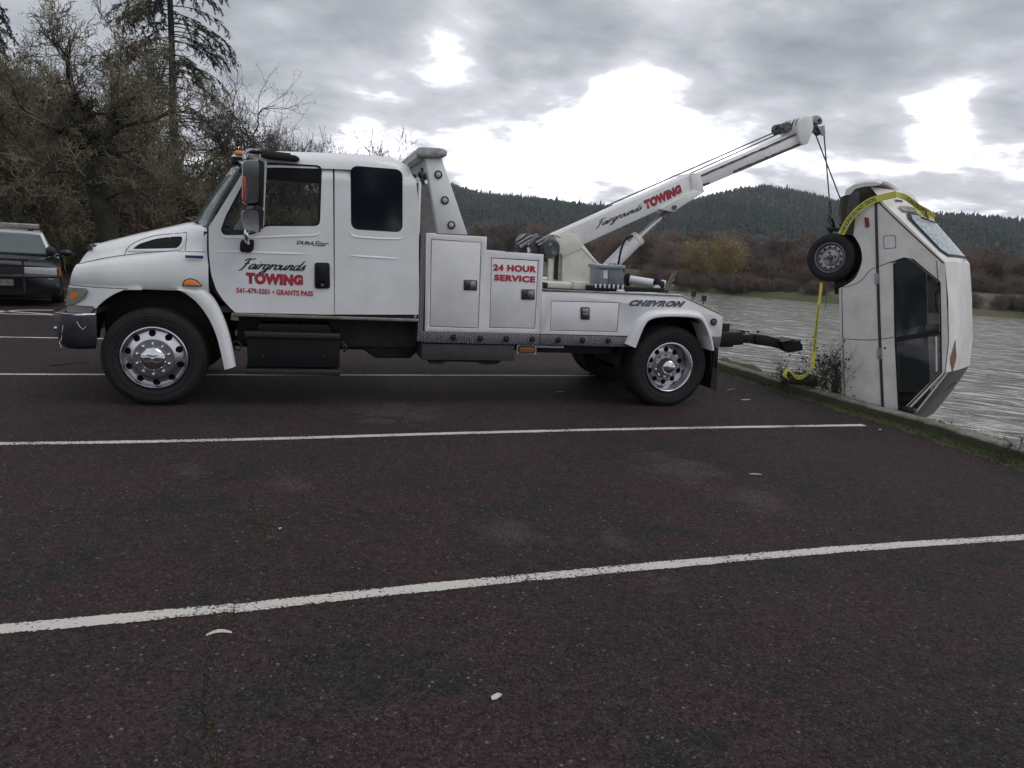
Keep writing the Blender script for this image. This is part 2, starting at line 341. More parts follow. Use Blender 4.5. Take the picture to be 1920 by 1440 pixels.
# asphalt
def asphalt():
    m = bpy.data.materials.new('asphalt'); m.use_nodes = True; t = m.node_tree; b = t.nodes['Principled BSDF']; L = t.links.new
    g = t.nodes.new('ShaderNodeNewGeometry')
    def noise(s, d=4, r=.6, off=(0, 0, 0)):
        mp = t.nodes.new('ShaderNodeVectorMath'); mp.operation = 'ADD'; mp.inputs[1].default_value = off; L(g.outputs['Position'], mp.inputs[0])
        n = t.nodes.new('ShaderNodeTexNoise'); n.inputs['Scale'].default_value = s; n.inputs['Detail'].default_value = d; n.inputs['Roughness'].default_value = r; L(mp.outputs[0], n.inputs['Vector']); return n.outputs['Fac']
    def rng(v, a, b_, c=0., d=1.):
        n = t.nodes.new('ShaderNodeMapRange'); L(v, n.inputs[0]); n.inputs[1].default_value = a; n.inputs[2].default_value = b_; n.inputs[3].default_value = c; n.inputs[4].default_value = d; return n.outputs[0]
    def mix(f, a, b_, bt='MIX'):
        x = t.nodes.new('ShaderNodeMix'); x.data_type = 'RGBA'; x.blend_type = bt
        if isinstance(f, float): x.inputs[0].default_value = f
        else: L(f, x.inputs[0])
        for i, q in ((6, a), (7, b_)):
            if isinstance(q, tuple): x.inputs[i].default_value = (*q, 1)
            else: L(q, x.inputs[i])
        return x.outputs[2]
    c = mix(rng(noise(.8, 6), .40, .60), (.055, .032, .036), (.037, .026, .028))
    c = mix(rng(noise(1.7, 5, .62, (3, 8, 0)), .52, .62), c, (.022, .0265, .026))
    c = mix(rng(noise(9, 5, .7, (5, 1, 0)), .40, .62, 0, .55), c, (.062, .045, .047))
    c = mix(rng(noise(21, 4, .7, (2, 5, 0)), .45, .65, 0, .6), c, (.014, .011, .011))
    c = mix(rng(noise(.45, 4, .6, (13, 2, 0)), .58, .74, 0, .55), c, (.048, .038, .038))
    c = mix(rng(noise(2.2, 5, .6, (23, 7, 0)), .68, .76, 0, .45), c, (.065, .052, .050))
    # light patches of worn surface where the photo shows them
    for (px_, py_, r) in ((745, 775, .55), (1265, 878, .45), (1165, 1018, .22), (540, 900, .25), (1420, 940, .36), (950, 1000, .3), (350, 880, .22), (1250, 1090, .15)):
        p = G(px_, py_); d = t.nodes.new('ShaderNodeVectorMath'); d.operation = 'DISTANCE'; L(g.outputs['Position'], d.inputs[0]); d.inputs[1].default_value = p
        ad = t.nodes.new('ShaderNodeMath'); ad.operation = 'MULTIPLY_ADD'; L(noise(3.5, 5, .65, (px_*.01, 0, 0)), ad.inputs[0]); ad.inputs[1].default_value = 1.2; L(d.outputs['Value'], ad.inputs[2])
        c = mix(rng(ad.outputs[0], r+.35, r+.60, .55, 0), c, (.098, .076, .076))
    # aggregate speckle
    v = t.nodes.new('ShaderNodeTexVoronoi'); v.inputs['Scale'].default_value = 95; L(g.outputs['Position'], v.inputs['Vector'])
    sx = t.nodes.new('ShaderNodeSeparateXYZ'); L(v.outputs['Color'], sx.inputs[0])
    sp = rng(sx.outputs[0], .55, 1.0, 0, 1); near_ = rng(v.outputs['Distance'], .25, .5, 1, 0)
    mu = t.nodes.new('ShaderNodeMath'); mu.operation = 'MULTIPLY'; L(sp, mu.inputs[0]); L(near_, mu.inputs[1])
    c = mix(mu.outputs[0], c, (.13, .105, .105))
    dk = rng(sx.outputs[1], .35, 1, 0, .75); c = mix(dk, c, (.006, .005, .005))
    v2 = t.nodes.new('ShaderNodeTexVoronoi'); v2.inputs['Scale'].default_value = 24; L(g.outputs['Position'], v2.inputs['Vector'])
    s2 = t.nodes.new('ShaderNodeSeparateXYZ'); L(v2.outputs['Color'], s2.inputs[0]); m3 = t.nodes.new('ShaderNodeMath'); m3.operation = 'MULTIPLY'; L(rng(s2.outputs[2], .9, 1), m3.inputs[0]); L(rng(v2.outputs['Distance'], .1, .22, 1, 0), m3.inputs[1])
    c = mix(m3.outputs[0], c, (.17, .155, .15))
    L(c, b.inputs['Base Color']); b.inputs['Roughness'].default_value = .82; b.inputs['Specular IOR Level'].default_value = .15
    bp_ = t.nodes.new('ShaderNodeBump'); bp_.inputs['Strength'].default_value = .55; bp_.inputs['Distance'].default_value = .012
    h = t.nodes.new('ShaderNodeMath'); h.operation = 'ADD'; L(rng(v.outputs['Distance'], 0, .6, 1, 0), h.inputs[0]); L(noise(40, 3), h.inputs[1]); L(h.outputs[0], bp_.inputs['Height']); L(bp_.outputs[0], b.inputs['Normal'])
    return m
M_asph = asphalt()
lot_end = lambda x: 29 - .02*x
far_l = G(0, 517); far_r = G(132, 513)
lot = struct(obj('parking_lot', MB().add([(-60, -12, 0), (KX, -12, 0), (KX, 70, 0), (2, 70, 0), (-4, 32, 0), (-14, 26.5, 0), (-60, 24, 0)], [tuple(range(7))]), M_asph))
M_soil = mat('forest_floor', (.045, .04, .025), .95, col2=(.06, .062, .03), vs=3, bump=.4, bs=12)
struct(obj('forest_floor', MB().add([(-400, -40, -.03), (KX, -40, -.03), (KX, 300, -.03), (-400, 300, -.03)], [(0, 1, 2, 3)]), M_soil))
# worn paint
def paint():
    m = mat('road_paint', (.56, .54, .49), .8, bump=.4, bs=70); t = m.node_tree; b = t.nodes['Principled BSDF']; L = t.links.new
    g = t.nodes.new('ShaderNodeNewGeometry'); n = t.nodes.new('ShaderNodeTexNoise'); n.inputs['Scale'].default_value = 55; n.inputs['Detail'].default_value = 6; n.inputs['Roughness'].default_value = .75; L(g.outputs['Position'], n.inputs['Vector'])
    n2 = t.nodes.new('ShaderNodeTexNoise'); n2.inputs['Scale'].default_value = 2; n2.inputs['Detail'].default_value = 4; L(g.outputs['Position'], n2.inputs['Vector'])
    uv = t.nodes.new('ShaderNodeAttribute'); uv.attribute_name = 'edge'
    a = t.nodes.new('ShaderNodeMath'); a.operation = 'MULTIPLY_ADD'; L(n2.outputs['Fac'], a.inputs[0]); a.inputs[1].default_value = .35; L(n.outputs['Fac'], a.inputs[2])
    e = t.nodes.new('ShaderNodeMath'); e.operation = 'MULTIPLY_ADD'; L(uv.outputs['Fac'], e.inputs[0]); e.inputs[1].default_value = .26; L(a.outputs[0], e.inputs[2])
    r = t.nodes.new('ShaderNodeMapRange'); L(e.outputs[0], r.inputs[0]); r.inputs[1].default_value = .74; r.inputs[2].default_value = .82; r.inputs[3].default_value = 1; r.inputs[4].default_value = 0
    L(r.outputs[0], b.inputs['Alpha']); return m
M_paint = paint()
def stripe(pts, w, label=None, z=.004):
    q = smoothline([tuple(p) for p in pts], 30); secs = []; N = len(q)
    for i, p in enumerate(q):
        d = Vector(q[min(i+1, N-1)])-Vector(q[max(i-1, 0)]); d.z = 0; d.normalize(); n = Vector((-d.y, d.x, 0)); jit = lambda: random.uniform(-.006, .006)
        secs.append([Vector((p[0], p[1], z))+n*(w/2*k+(jit() if abs(k) == 1 else 0)) for k in (-1, -.8, 0, .8, 1)])
    o = obj('painted_line', MB().loft(secs, closed=False), M_paint, lot)
    at = o.data.attributes.new('edge', 'FLOAT', 'POINT')
    for i in range(len(o.data.vertices)): at.data[i].value = (1, .2, 0, .2, 1)[i % 5]
    if label: o['label'] = label
    return o
def ext(pts, n0=1.0, n1=0.):
    a, b = pts[0], pts[1]; c, d = pts[-2], pts[-1]; out = list(pts)
    if n0: out = [a+(a-b).normalized()*n0]+out
    if n1: out = out+[d+(d-c).normalized()*n1]
    return out
stripe(ext([G(*q) for q in ((0, 1181), (220, 1161), (438, 1140.5))], 1.5), .105, 'nearest stripe, left piece')
stripe(ext([G(*q) for q in ((440, 1142), (700, 1113), (1000, 1083), (1300, 1055), (1600, 1029), (1920, 1008))], 0, .6), .105, 'nearest stripe, right piece')
stripe(ext([G(*q) for q in ((0, 832.5), (250, 829), (550, 822), (850, 813), (1200, 804.5), (1620, 797.5))], 3), .10)
stripe(ext([G(*q) for q in ((0, 702), (190, 702.5), (640, 703.5), (1090, 704.5))], 4, .3), .10)
for k in (3, 4, 5, 6): y = 3.594+k*3.1756+(.05 if k > 3 else 0); stripe([Vector((-20, y+.1, 0)), Vector((-4, y, 0)), Vector((1.8, y, 0))], .11)
for pts in (((-5, 586), (40, 582), (100, 582)), ((-5, 583), (50, 586.5), (98, 589.5)), ((40, 555), (75, 546), (110, 540)), ((45, 555.5), (75, 555.5), (108, 555)), ((56, 552), (80, 551.5), (109, 551)), ((65, 549), (85, 548.5), (109, 548))):
    stripe([G(*q) for q in pts], .12, z=.0045)
# kerb: concrete wall along the river edge, with its moss
M_conc = mat('mossy_concrete', (.17, .165, .15), .9, col2=(.085, .095, .05), vs=2.6, bump=.6, bs=22, lo=.40, hi=.62, detail=8)
def kerbmat():
    m = mat('kerb_concrete', (.20, .195, .17), .9, col2=(.10, .105, .07), vs=3.2, bump=.8, bs=30, lo=.42, hi=.62, detail=9); t = m.node_tree; b = t.nodes['Principled BSDF']
    src = b.inputs['Base Color'].links[0].from_socket; g = t.nodes.new('ShaderNodeNewGeometry'); sp = t.nodes.new('ShaderNodeSeparateXYZ'); t.links.new(g.outputs['Position'], sp.inputs[0])
    n = t.nodes.new('ShaderNodeTexNoise'); n.inputs['Scale'].default_value = 4; n.inputs['Detail'].default_value = 6; t.links.new(g.outputs['Position'], n.inputs['Vector'])
    a = t.nodes.new('ShaderNodeMath'); a.operation = 'MULTIPLY_ADD'; t.links.new(n.outputs['Fac'], a.inputs[0]); a.inputs[1].default_value = -.06; t.links.new(sp.outputs[2], a.inputs[2])
    r = t.nodes.new('ShaderNodeMapRange'); t.links.new(a.outputs[0], r.inputs[0]); r.inputs[1].default_value = .07; r.inputs[2].default_value = .092; r.inputs[3].default_value = .85; r.inputs[4].default_value = 0
    x = t.nodes.new('ShaderNodeMix'); x.data_type = 'RGBA'; t.links.new(r.outputs[0], x.inputs[0]); t.links.new(src, x.inputs[6]); x.inputs[7].default_value = (.035, .042, .018, 1); t.links.new(x.outputs[2], b.inputs['Base Color']); return m
kp = [G(*q, .12) for q in ((1346, 681), (1420, 703), (1500, 724), (1580, 747), (1660, 768), (1745, 793), (1820, 819), (1900, 850), (1960, 874))]
M_grass = mat('grass_blades', (.05, .075, .02), .7, col2=(.09, .10, .03), vs=9)
kxs = lambda y: KX + (.04*math.sin(y*1.3)+.015*math.sin(y*4.1))
secs = []
for y in np.arange(-8, 46, .22):
    x = kxs(y); j = lambda s=.008: random.uniform(-s, s)
    secs.append([(x, y, -.1), (x+j(.012), y, .05+j()), (x+.006+j(.012), y, .112+j(.006)), (x+.022+j(), y, .126+j(.004)), (x+.14, y, .128+j(.004)), (x+.24+j(), y, .124+j(.006)), (x+.255+j(), y, .09), (x+.27, y, -.6)])
struct(obj('kerb', MB().loft(secs, closed=False), kerbmat(), smooth=22))
# bank and river
M_bank = mat('river_bank_soil', (.05, .045, .03), .95, col2=(.03, .035, .018), vs=4, bump=.8, bs=9)
secs = []
for y in np.arange(-14, 70, .6):
    secs.append([(KX+.26, y, -.12), (KX+.55+.15*math.sin(y), y, -.28+random.uniform(-.06, .06)), (KX+1.1+.2*math.sin(y*.7), y, -1.2+random.uniform(-.15, .15)), (KX+2.0+.25*math.sin(y*1.9), y, -2.2+random.uniform(-.2, .2)), (KX+3.0, y, -3.4)])
struct(obj('river_bank', MB().loft(secs, closed=False), M_bank, smooth=60))
def water():
    m = bpy.data.materials.new('river_water'); m.use_nodes = True; t = m.node_tree; b = t.nodes['Principled BSDF']; L = t.links.new
    b.inputs['Base Color'].default_value = (.14, .13, .10, 1); b.inputs['Roughness'].default_value = .05; b.inputs['IOR'].default_value = 1.45
    g = t.nodes.new('ShaderNodeNewGeometry')
    def nz(sc, rot, s, d, r):
        mp = t.nodes.new('ShaderNodeMapping'); mp.inputs['Scale'].default_value = sc; m0 = t.nodes.new('ShaderNodeMapping'); m0.inputs['Rotation'].default_value = (0, 0, rot); L(g.outputs['Position'], m0.inputs[0]); L(m0.outputs[0], mp.inputs[0])
        n = t.nodes.new('ShaderNodeTexNoise'); n.inputs['Scale'].default_value = s; n.inputs['Detail'].default_value = d; n.inputs['Roughness'].default_value = r; n.inputs['Distortion'].default_value = .4; L(mp.outputs[0], n.inputs['Vector']); return n.outputs['Fac']
    rot = math.radians(42)
    a = nz((.35, 1.0, 1), rot, .6, 3, .5); c = nz((.35, 1.2, 1), rot+.12, 2.2, 3, .5)
    ad = t.nodes.new('ShaderNodeMath'); ad.operation = 'MULTIPLY_ADD'; L(a, ad.inputs[0]); ad.inputs[1].default_value = 2.6; L(c, ad.inputs[2])
    bp_ = t.nodes.new('ShaderNodeBump'); bp_.inputs['Strength'].default_value = 1.0; bp_.inputs['Distance'].default_value = .20; L(ad.outputs[0], bp_.inputs['Height']); L(bp_.outputs[0], b.inputs['Normal'])
    w2 = t.nodes.new('ShaderNodeMapRange'); L(c, w2.inputs[0]); w2.inputs[1].default_value = .49; w2.inputs[2].default_value = .68  # pale crest streaks: foam, plus glints put into the colour
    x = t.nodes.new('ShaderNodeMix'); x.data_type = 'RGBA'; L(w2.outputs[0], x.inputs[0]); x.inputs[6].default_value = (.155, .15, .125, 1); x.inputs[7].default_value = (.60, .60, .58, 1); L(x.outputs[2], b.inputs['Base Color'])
    return m
M_water = water()
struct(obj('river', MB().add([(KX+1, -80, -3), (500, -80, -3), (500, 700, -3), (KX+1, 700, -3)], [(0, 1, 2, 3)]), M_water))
# far bank: land beyond the river, with a field, then rising to wooded hills
edge = [G(*q, -3) for q in ((1285, 548), (1370, 553), (1470, 562), (1570, 570), (1700, 583), (1820, 591), (1920, 598))]
dirn = (edge[0]-edge[2]).normalized(); e0 = edge[0]+dirn*160; e1 = edge[0]+dirn*50
dr2 = (edge[-1]-edge[-3]).normalized(); e9 = edge[-1]+dr2*90
bankline = [e0, e1]+edge+[e9]
bl = []
for a, b in zip(bankline, bankline[1:]):
    n = max(2, int((b-a).length/3))
    for k in range(n): bl.append(a.lerp(b, k/n))
bl.append(bankline[-1])
def field():
    m = mat('field_grass', (.075, .080, .040), .95, col2=(.12, .095, .065), vs=.09, bump=.4, bs=1.5, lo=.5, hi=.62); return m
M_field = field()
rd = lambda p, d: Vector((p.x, p.y, 0))*(1+d/Vector((p.x, p.y, 0)).length)
secs = []
for p in bl:
    row = []
    for d, z in ((-2, -3.4), (0, -2.9+random.uniform(-.1, .1)), (1.0+random.uniform(-.5, .5), -2.3+random.uniform(-.2, .2)), (4, -1.9+random.uniform(-.2, .2)), (25, -1.7), (60, -1.5), (140, -1.0), (300, 1), (1500, 20), (3500, 30)):
        q = rd(p, d); row.append((q.x, q.y, z))
    secs.append(row)
struct(obj('far_bank', MB().loft(secs, closed=False), M_field, smooth=60))
# hills
sky_px = [(520, 372), (700, 352), (800, 345), (850, 345), (905, 362), (960, 366), (1010, 372), (1070, 380), (1150, 387), (1240, 386), (1290, 376), (1340, 363), (1390, 354), (1440, 349), (1500, 360), (1550, 372), (1590, 380), (1640, 388), (1700, 395), (1760, 402), (1840, 407), (1920, 414), (2100, 425), (2400, 430), (2800, 440)]
def azel(px, py):
    d = ray(px, py); return math.atan2(d.x, d.y), d.z/math.hypot(d.x, d.y)
prof = sorted(azel(x, y+9) for x, y in sky_px)
def ridge(az): return np.interp(az, [a for a, e in prof], [e for a, e in prof])
RD = 1500.
def hillz(az, r):                            # height of the hills in polar terms
    H = CH+ridge(az)*RD
    if r <= 330: return -.5
    t = min(1, (r-330)/(RD-330)); s = t*t*(3-2*t)*.5+.5*t
    z = H*s if r <= RD else H*(1-.35*min(1, (r-RD)/900))
    return z + (14*math.sin(az*37+r*.006)*math.sin(r*.009+az*11)*min(1, t*2)*(1-t) )
azs = np.linspace(prof[0][0]-.35, prof[-1][0]+.2, 150); rs = list(np.linspace(300, 1500, 36))+[1600, 1800, 2200, 2800]
v = []; f = []
for a in azs:
    for r in rs: v.append((r*math.sin(a), r*math.cos(a), hillz(a, r)-1.5*(r < 340)))
m_ = len(rs)
for i in range(len(azs)-1):
    for j in range(m_-1): f.append((i*m_+j, i*m_+j+1, (i+1)*m_+j+1, (i+1)*m_+j))
M_hill = mat('hill_undergrowth', (.018, .028, .026), .95, col2=(.04, .036, .034), vs=.02)
struct(obj('hills', MB().add(v, f), M_hill, smooth=60))
# conifers on the hills: one far-off mass
rng_ = np.random.default_rng(3)
def conifers(N):
    cone = []; cf = []
    for k in range(3):
        n = 5; z0 = .12+k*.27; z1 = z0+.42-(.03*k); r = .21-.06*k; b0 = len(cone)
        for i in range(n): t = i*2*math.pi/n+k; cone.append((r*math.cos(t), r*math.sin(t), z0))
        cone.append((0, 0, min(1, z1))); cf += [(b0+i, b0+(i+1) % n, b0+n) for i in range(n)]
    cone = np.array(cone); cf = np.array(cf); nv = len(cone)
    az = rng_.uniform(azs[0]+.02, azs[-1]-.02, N); rr = 345+(RD*1.02-345)*rng_.uniform(0, 1, N)**.75
    k = N//5; rr[:k] = RD*rng_.uniform(.975, 1.02, k)
    lowm = (rr < 560) & (rng_.uniform(0, 1, N) < .55); rr = np.where(lowm, rr+300, rr)
    h = rng_.uniform(7, 12, N)*(.75+.35*rng_.uniform(0, 1, N)); h[rng_.uniform(0, 1, N) < .06] *= 1.35
    P_ = np.stack([rr*np.sin(az), rr*np.cos(az), np.array([hillz(a, r) for a, r in zip(az, rr)])-1], 1)
    th = rng_.uniform(0, 6.28, N); c, s = np.cos(th), np.sin(th); wsc = h*rng_.uniform(.75, 1.5, N)
    jit = rng_.uniform(.7, 1.3, (N, nv, 1)); V = cone[None]*np.ones((N, 1, 1)); V[:, :, :2] = V[:, :, :2]*jit
    X = (V[:, :, 0]*c[:, None]-V[:, :, 1]*s[:, None])*wsc[:, None]+P_[:, 0:1]; Y = (V[:, :, 0]*s[:, None]+V[:, :, 1]*c[:, None])*wsc[:, None]+P_[:, 1:2]; ZZ = V[:, :, 2]*h[:, None]+P_[:, 2:3]
    verts = np.stack([X, Y, ZZ], 2).reshape(-1, 3); faces = (cf[None]+(np.arange(N)*nv)[:, None, None]).reshape(-1, 3)
    return fastmesh('hillside_conifers', verts, faces)
def fastmesh(name, verts, faces):
    me = bpy.data.meshes.new(name); nf = len(faces); k = faces.shape[1]
    me.vertices.add(len(verts)); me.vertices.foreach_set('co', np.asarray(verts, dtype=np.float32).ravel())
    me.loops.add(nf*k); me.loops.foreach_set('vertex_index', np.asarray(faces, dtype=np.int32).ravel())
    me.polygons.add(nf); me.polygons.foreach_set('loop_start', np.arange(0, nf*k, k, dtype=np.int32)); me.update(calc_edges=True); return me
def rawobj(name, me, m, parent=None):
    me.materials.append(m); return link(bpy.data.objects.new(name, me), parent)
M_con = mat('conifer_needles_far', (.024, .042, .038), .9, col2=(.045, .052, .045), vs=.03)
o = rawobj('hillside_conifers', conifers(26000), M_con); o['kind'] = 'stuff'; o['label'] = 'dark conifer forest covering the hills across the river'
# ---------------- trees
class TR:
    """branch skeleton grown into thin tubes; thick wood and twigs kept apart"""
    def __init__(s, seed): s.r = random.Random(seed); s.A = ([], []); s.B = ([], []); s.tips = []
    def seg(s, p, q, r0, r1, thick):
        V, F_ = s.A if thick else s.B; n = 6 if r0 > .05 else (4 if thick else 3); d = (q-p).normalized(); a = d.cross(Vector((.3, .2, 1)))
        if a.length < .1: a = d.cross(Vector((1, 0, 0)))
        a.normalize(); b = d.cross(a); k = len(V)
        for c, r in ((p, r0), (q, r1)):
            for i in range(n): t = i*2*math.pi/n; V.append(tuple(c+a*(r*math.cos(t))+b*(r*math.sin(t))))
        for i in range(n): j = (i+1) % n; F_.append((k+i, k+j, k+n+j, k+n+i))
    def grow(s, p, d, L, r, depth, prm):
        R = s.r; nseg = prm['seg'][min(depth, len(prm['seg'])-1)]; gn = prm['gnarl'][min(depth, len(prm['gnarl'])-1)]; up = prm.get('up', .1)
        for i in range(nseg):
            d = (d+Vector((R.gauss(0, gn), R.gauss(0, gn), R.gauss(0, gn)+up*gn*2))).normalized()
            q = p+d*(L/nseg); r1 = r*(1-.45/nseg); s.seg(p, q, r, r1, r > prm['thick']); p = q; r = r1
            if depth < prm['depth'] and i >= prm.get('bare', {0: 1}).get(depth, 0):
                for k in range(prm['kids'][min(depth, len(prm['kids'])-1)]):
                    if R.random() < prm.get('p', .8):
                        ax = Vector((R.gauss(0, 1), R.gauss(0, 1), R.gauss(0, 1))).normalized(); side = (d.cross(ax)).normalized(); an = R.uniform(*prm['ang'])
                        nd = (d*math.cos(an)+side*math.sin(an)).normalized(); s.grow(p, nd, L*R.uniform(*prm['len']), max(prm['rmin'], r*R.uniform(.45, .7)), depth+1, prm)
        s.tips.append((p, d, depth))
        if depth < prm['depth']:
            for k in range(2): nd = (d+Vector((R.gauss(0, .35), R.gauss(0, .35), R.gauss(0, .25)))).normalized(); s.grow(p, nd, L*R.uniform(*prm['len']), max(prm['rmin'], r*.8), depth+1, prm)
def quads(V, F_, name):
    f3 = np.array([f for f in F_ if len(f) == 4]); return fastmesh(name, np.array(V), f3)
def fuzz(T, n, L, w, rnd_, spread=.25):      # moss tufts, lichen and fine twigs: slivers around the tips
    V, F_ = T.B; tips = T.tips
    for i in range(n):
        p, d, dep = rnd_.choice(tips); c = p+Vector((rnd_.gauss(0, spread), rnd_.gauss(0, spread), rnd_.gauss(0, spread)))
        a = Vector((rnd_.gauss(0, 1), rnd_.gauss(0, 1), rnd_.gauss(0, 1))).normalized()*rnd_.uniform(.5, 1)*L; b = a.cross(Vector((rnd_.random(), rnd_.random(), 1))).normalized()*w
        k = len(V); V += [tuple(c-a-b*.3), tuple(c-b), tuple(c+a), tuple(c+b)]; F_.append((k, k+1, k+2, k+3))
M_bark = mat('oak_bark', (.055, .048, .038), .95, col2=(.085, .09, .045), vs=2.5, bump=.5, bs=14)
M_twig = mat('mossy_twigs', (.26, .235, .15), .9, col2=(.075, .062, .05), vs=1.1, lo=.42, hi=.58)
M_twig2 = mat('bare_grey_twigs', (.115, .105, .095), .9, col2=(.07, .06, .055), vs=1)
M_twig3 = mat('purple_brown_twigs', (.13, .105, .105), .95, col2=(.17, .145, .12), vs=.06)
M_twig4 = mat('yellow_willow_twigs', (.34, .265, .13), .95, col2=(.25, .20, .11), vs=.3)
M_twig5 = mat('rust_brown_twigs', (.19, .13, .10), .95, col2=(.14, .11, .085), vs=.3)
oak = dict(seg=[5, 4, 4, 3, 3], gnarl=[.14, .26, .34, .38, .4], kids=[1, 1, 2, 1], ang=(.5, 1.15), len=(.55, .8), rmin=.011, depth=4, thick=.022, up=.15, p=.72, bare={0: 2})
def mktree(seed, prm, H, r, nf=2500, fl=.16, fw=.012, spread=.3, trunkn='trunk'):
    T = TR(seed); T.grow(Vector((0, 0, -.3)), Vector((T.r.gauss(0, .08), T.r.gauss(0, .08), 1)).normalized(), H*.42, r, 0, prm)
    T0_ = list(T.tips); fuzz(T, nf, fl, fw, T.r, spread)
    top = max(v[2] for v in T.B[0]); return quads(*T.A, 'trunk'), quads(*T.B, 'crown'), top
def place(meshes, mats_, x, y, z, H, rz, name, label, cat, group):
    tr, cr, top = meshes; s_ = H/top
    t = thing(name, label, cat, (x, y, z), group, rz); t.scale = (s_, s_, s_)
    if not tr.materials: tr.materials.append(mats_[0])
    a = link(bpy.data.objects.new('trunk', tr), t); b = link(bpy.data.objects.new('crown', cr), t)
    if not cr.materials: cr.materials.append(mats_[1])
    elif cr.materials[0] != mats_[1]: b.material_slots[0].link = 'OBJECT'; b.material_slots[0].material = mats_[1]
    return t
oaks = [mktree(s_, oak, 10, .24, 9000, .10, .010, .12) for s_ in (11, 23, 5)]
thin = dict(seg=[5, 4, 3, 3], gnarl=[.07, .2, .25, .3], kids=[2, 1, 1], ang=(.4, .9), len=(.5, .75), rmin=.012, depth=4, thick=.022, up=.35, p=.8, bare={0: 1})
thins = [mktree(s_, thin, 8, .12, 1200, .12, .008, .2) for s_ in (41, 42)]
shr = dict(seg=[4, 3, 3, 3], gnarl=[.25, .35, .4], kids=[2, 2, 1], ang=(.4, 1.2), len=(.55, .85), rmin=.011, depth=3, thick=.03, up=.2, p=.85, bare={0: 0})
def mkshrub(seed, stems, H, nf):
    T = TR(seed)
    for k in range(stems):
        a = T.r.uniform(0, 6.28); T.grow(Vector((T.r.gauss(0, .5), T.r.gauss(0, .5), -.1)), Vector((math.cos(a)*.5, math.sin(a)*.5, 1)).normalized(), H*.38, .03, 0, shr)
    fuzz(T, nf, .13, .012, T.r, .22); return quads(*T.A, 'trunk') if T.A[1] else quads(*T.B, 'stem'), quads(*T.B, 'crown'), max(v[2] for v in T.B[0])
shrubs = [mkshrub(s_, 7, 4, 3800) for s_ in (61, 62)]
def onground(px, dist):
    d = ray(px, 500); a = math.atan2(d.x, d.y); return dist*math.sin(a), dist*math.cos(a)
def topH(px, py, dist):
    d = ray(px, py); return CH+d.z/math.hypot(d.x, d.y)*dist
def skyl(px): return np.interp(px, [-250, 0, 60, 130, 200, 250, 300, 340, 400, 450, 490, 520, 600, 660], [60, 110, 85, 60, 68, 70, 190, 220, 230, 150, 215, 255, 235, 270])
R = random.Random(99); k = 0
spots = [(10, 30, 100, 1, 'mossy bare oak at the left edge of the photo behind the police car', .4),
         (75, 33, 84, 2, 'mossy bare oak standing between the police car and the forked oak', 2.0), (240, 33, 76, 1, 'dark bare oak with twisted limbs just left of the tall conifer', 3.0),
         (190, 38, 62, 2, 'tall bare oak whose crown rises over the forked oak', 4.4), (300, 31, 235, 0, 'low mossy oak under the tall conifer', 5.2), (380, 33, 240, 1, 'mossy oak in front of the windshield of the truck', .9),
         (450, 37, 128, 2, 'slim bare oak with a rounded crown right of the tall conifer', 2.7), (-90, 31, 70, 2, 'mossy oak just outside the left edge', 3.9), (-200, 33, 70, 0, 'mossy oak far left of the police car', 1.9), (-330, 36, 60, 1, 'mossy oak farthest left of the lot', .2),
         (20, 42, 96, 0, 'bare oak standing deep behind the police car', 2.2), (110, 44, 72, 1, 'bare oak standing deep behind the forked oak', 5.9), (410, 41, 200, 0, 'bare oak behind the roof marker light of the truck', 4.1), (350, 38, 165, 2, 'bare oak close behind the tall conifer trunk', 1.2), (470, 40, 190, 1, 'bare oak right of the slim rounded oak', 3.3), (500, 45, 225, 0, 'low bare oak farthest right, over the windshield', 5.0)]
for px_, dist, ty, ty_k, lab, rz in spots:
    x, y = onground(px_, dist); place(oaks[ty_k], (M_bark, M_twig if dist < 36 else M_twig2), x, y, -.03, topH(px_, ty, dist)*1.0, rz, 'oak_tree', lab, 'tree', 'bare oaks at the edge of the parking lot')
for px_, dist, ty, kk, lab in ((560, 44, 226, 0, 'thin bare tree rising behind the middle of the cab roof'), (620, 46, 240, 1, 'thin bare tree behind the rear of the cab roof'), (505, 42, 235, 1, 'thin bare tree behind the cab roof near the mirror'), (732, 40, 236, 0, 'small bare tree by itself just left of the light bar'), (590, 50, 232, 1, 'thin bare tree deepest behind the cab roof'), (535, 47, 222, 1, 'bare tree second from the left behind the cab roof'), (645, 49, 250, 0, 'low bare tree behind the rear corner of the cab roof')):
    x, y = onground(px_, dist); place(thins[kk], (M_bark, M_twig2), x, y, -.03, topH(px_, ty, dist), kk*2+px_, 'bare_tree', lab, 'tree', 'thin bare trees behind the cab')
def joined(name, items, m, kind_label):    # many copies of base meshes as ONE object
    VV, FF, off = [], [], 0
    for me, x, y, z, sc, rz in items:
        n = len(me.vertices); co = np.empty(n*3, np.float32); me.vertices.foreach_get('co', co); co = co.reshape(-1, 3)*sc
        c, s_ = math.cos(rz), math.sin(rz); co = np.stack([co[:, 0]*c-co[:, 1]*s_+x, co[:, 0]*s_+co[:, 1]*c+y, co[:, 2]+z], 1)
        f = np.empty(len(me.polygons)*4, np.int32); me.polygons.foreach_get('vertices', f); VV.append(co); FF.append(f.reshape(-1, 4)+off); off += n
    o = rawobj(name, fastmesh(name, np.concatenate(VV), np.concatenate(FF)), m); o['kind'] = 'stuff'; o['label'] = kind_label; return o
its = ([], [])
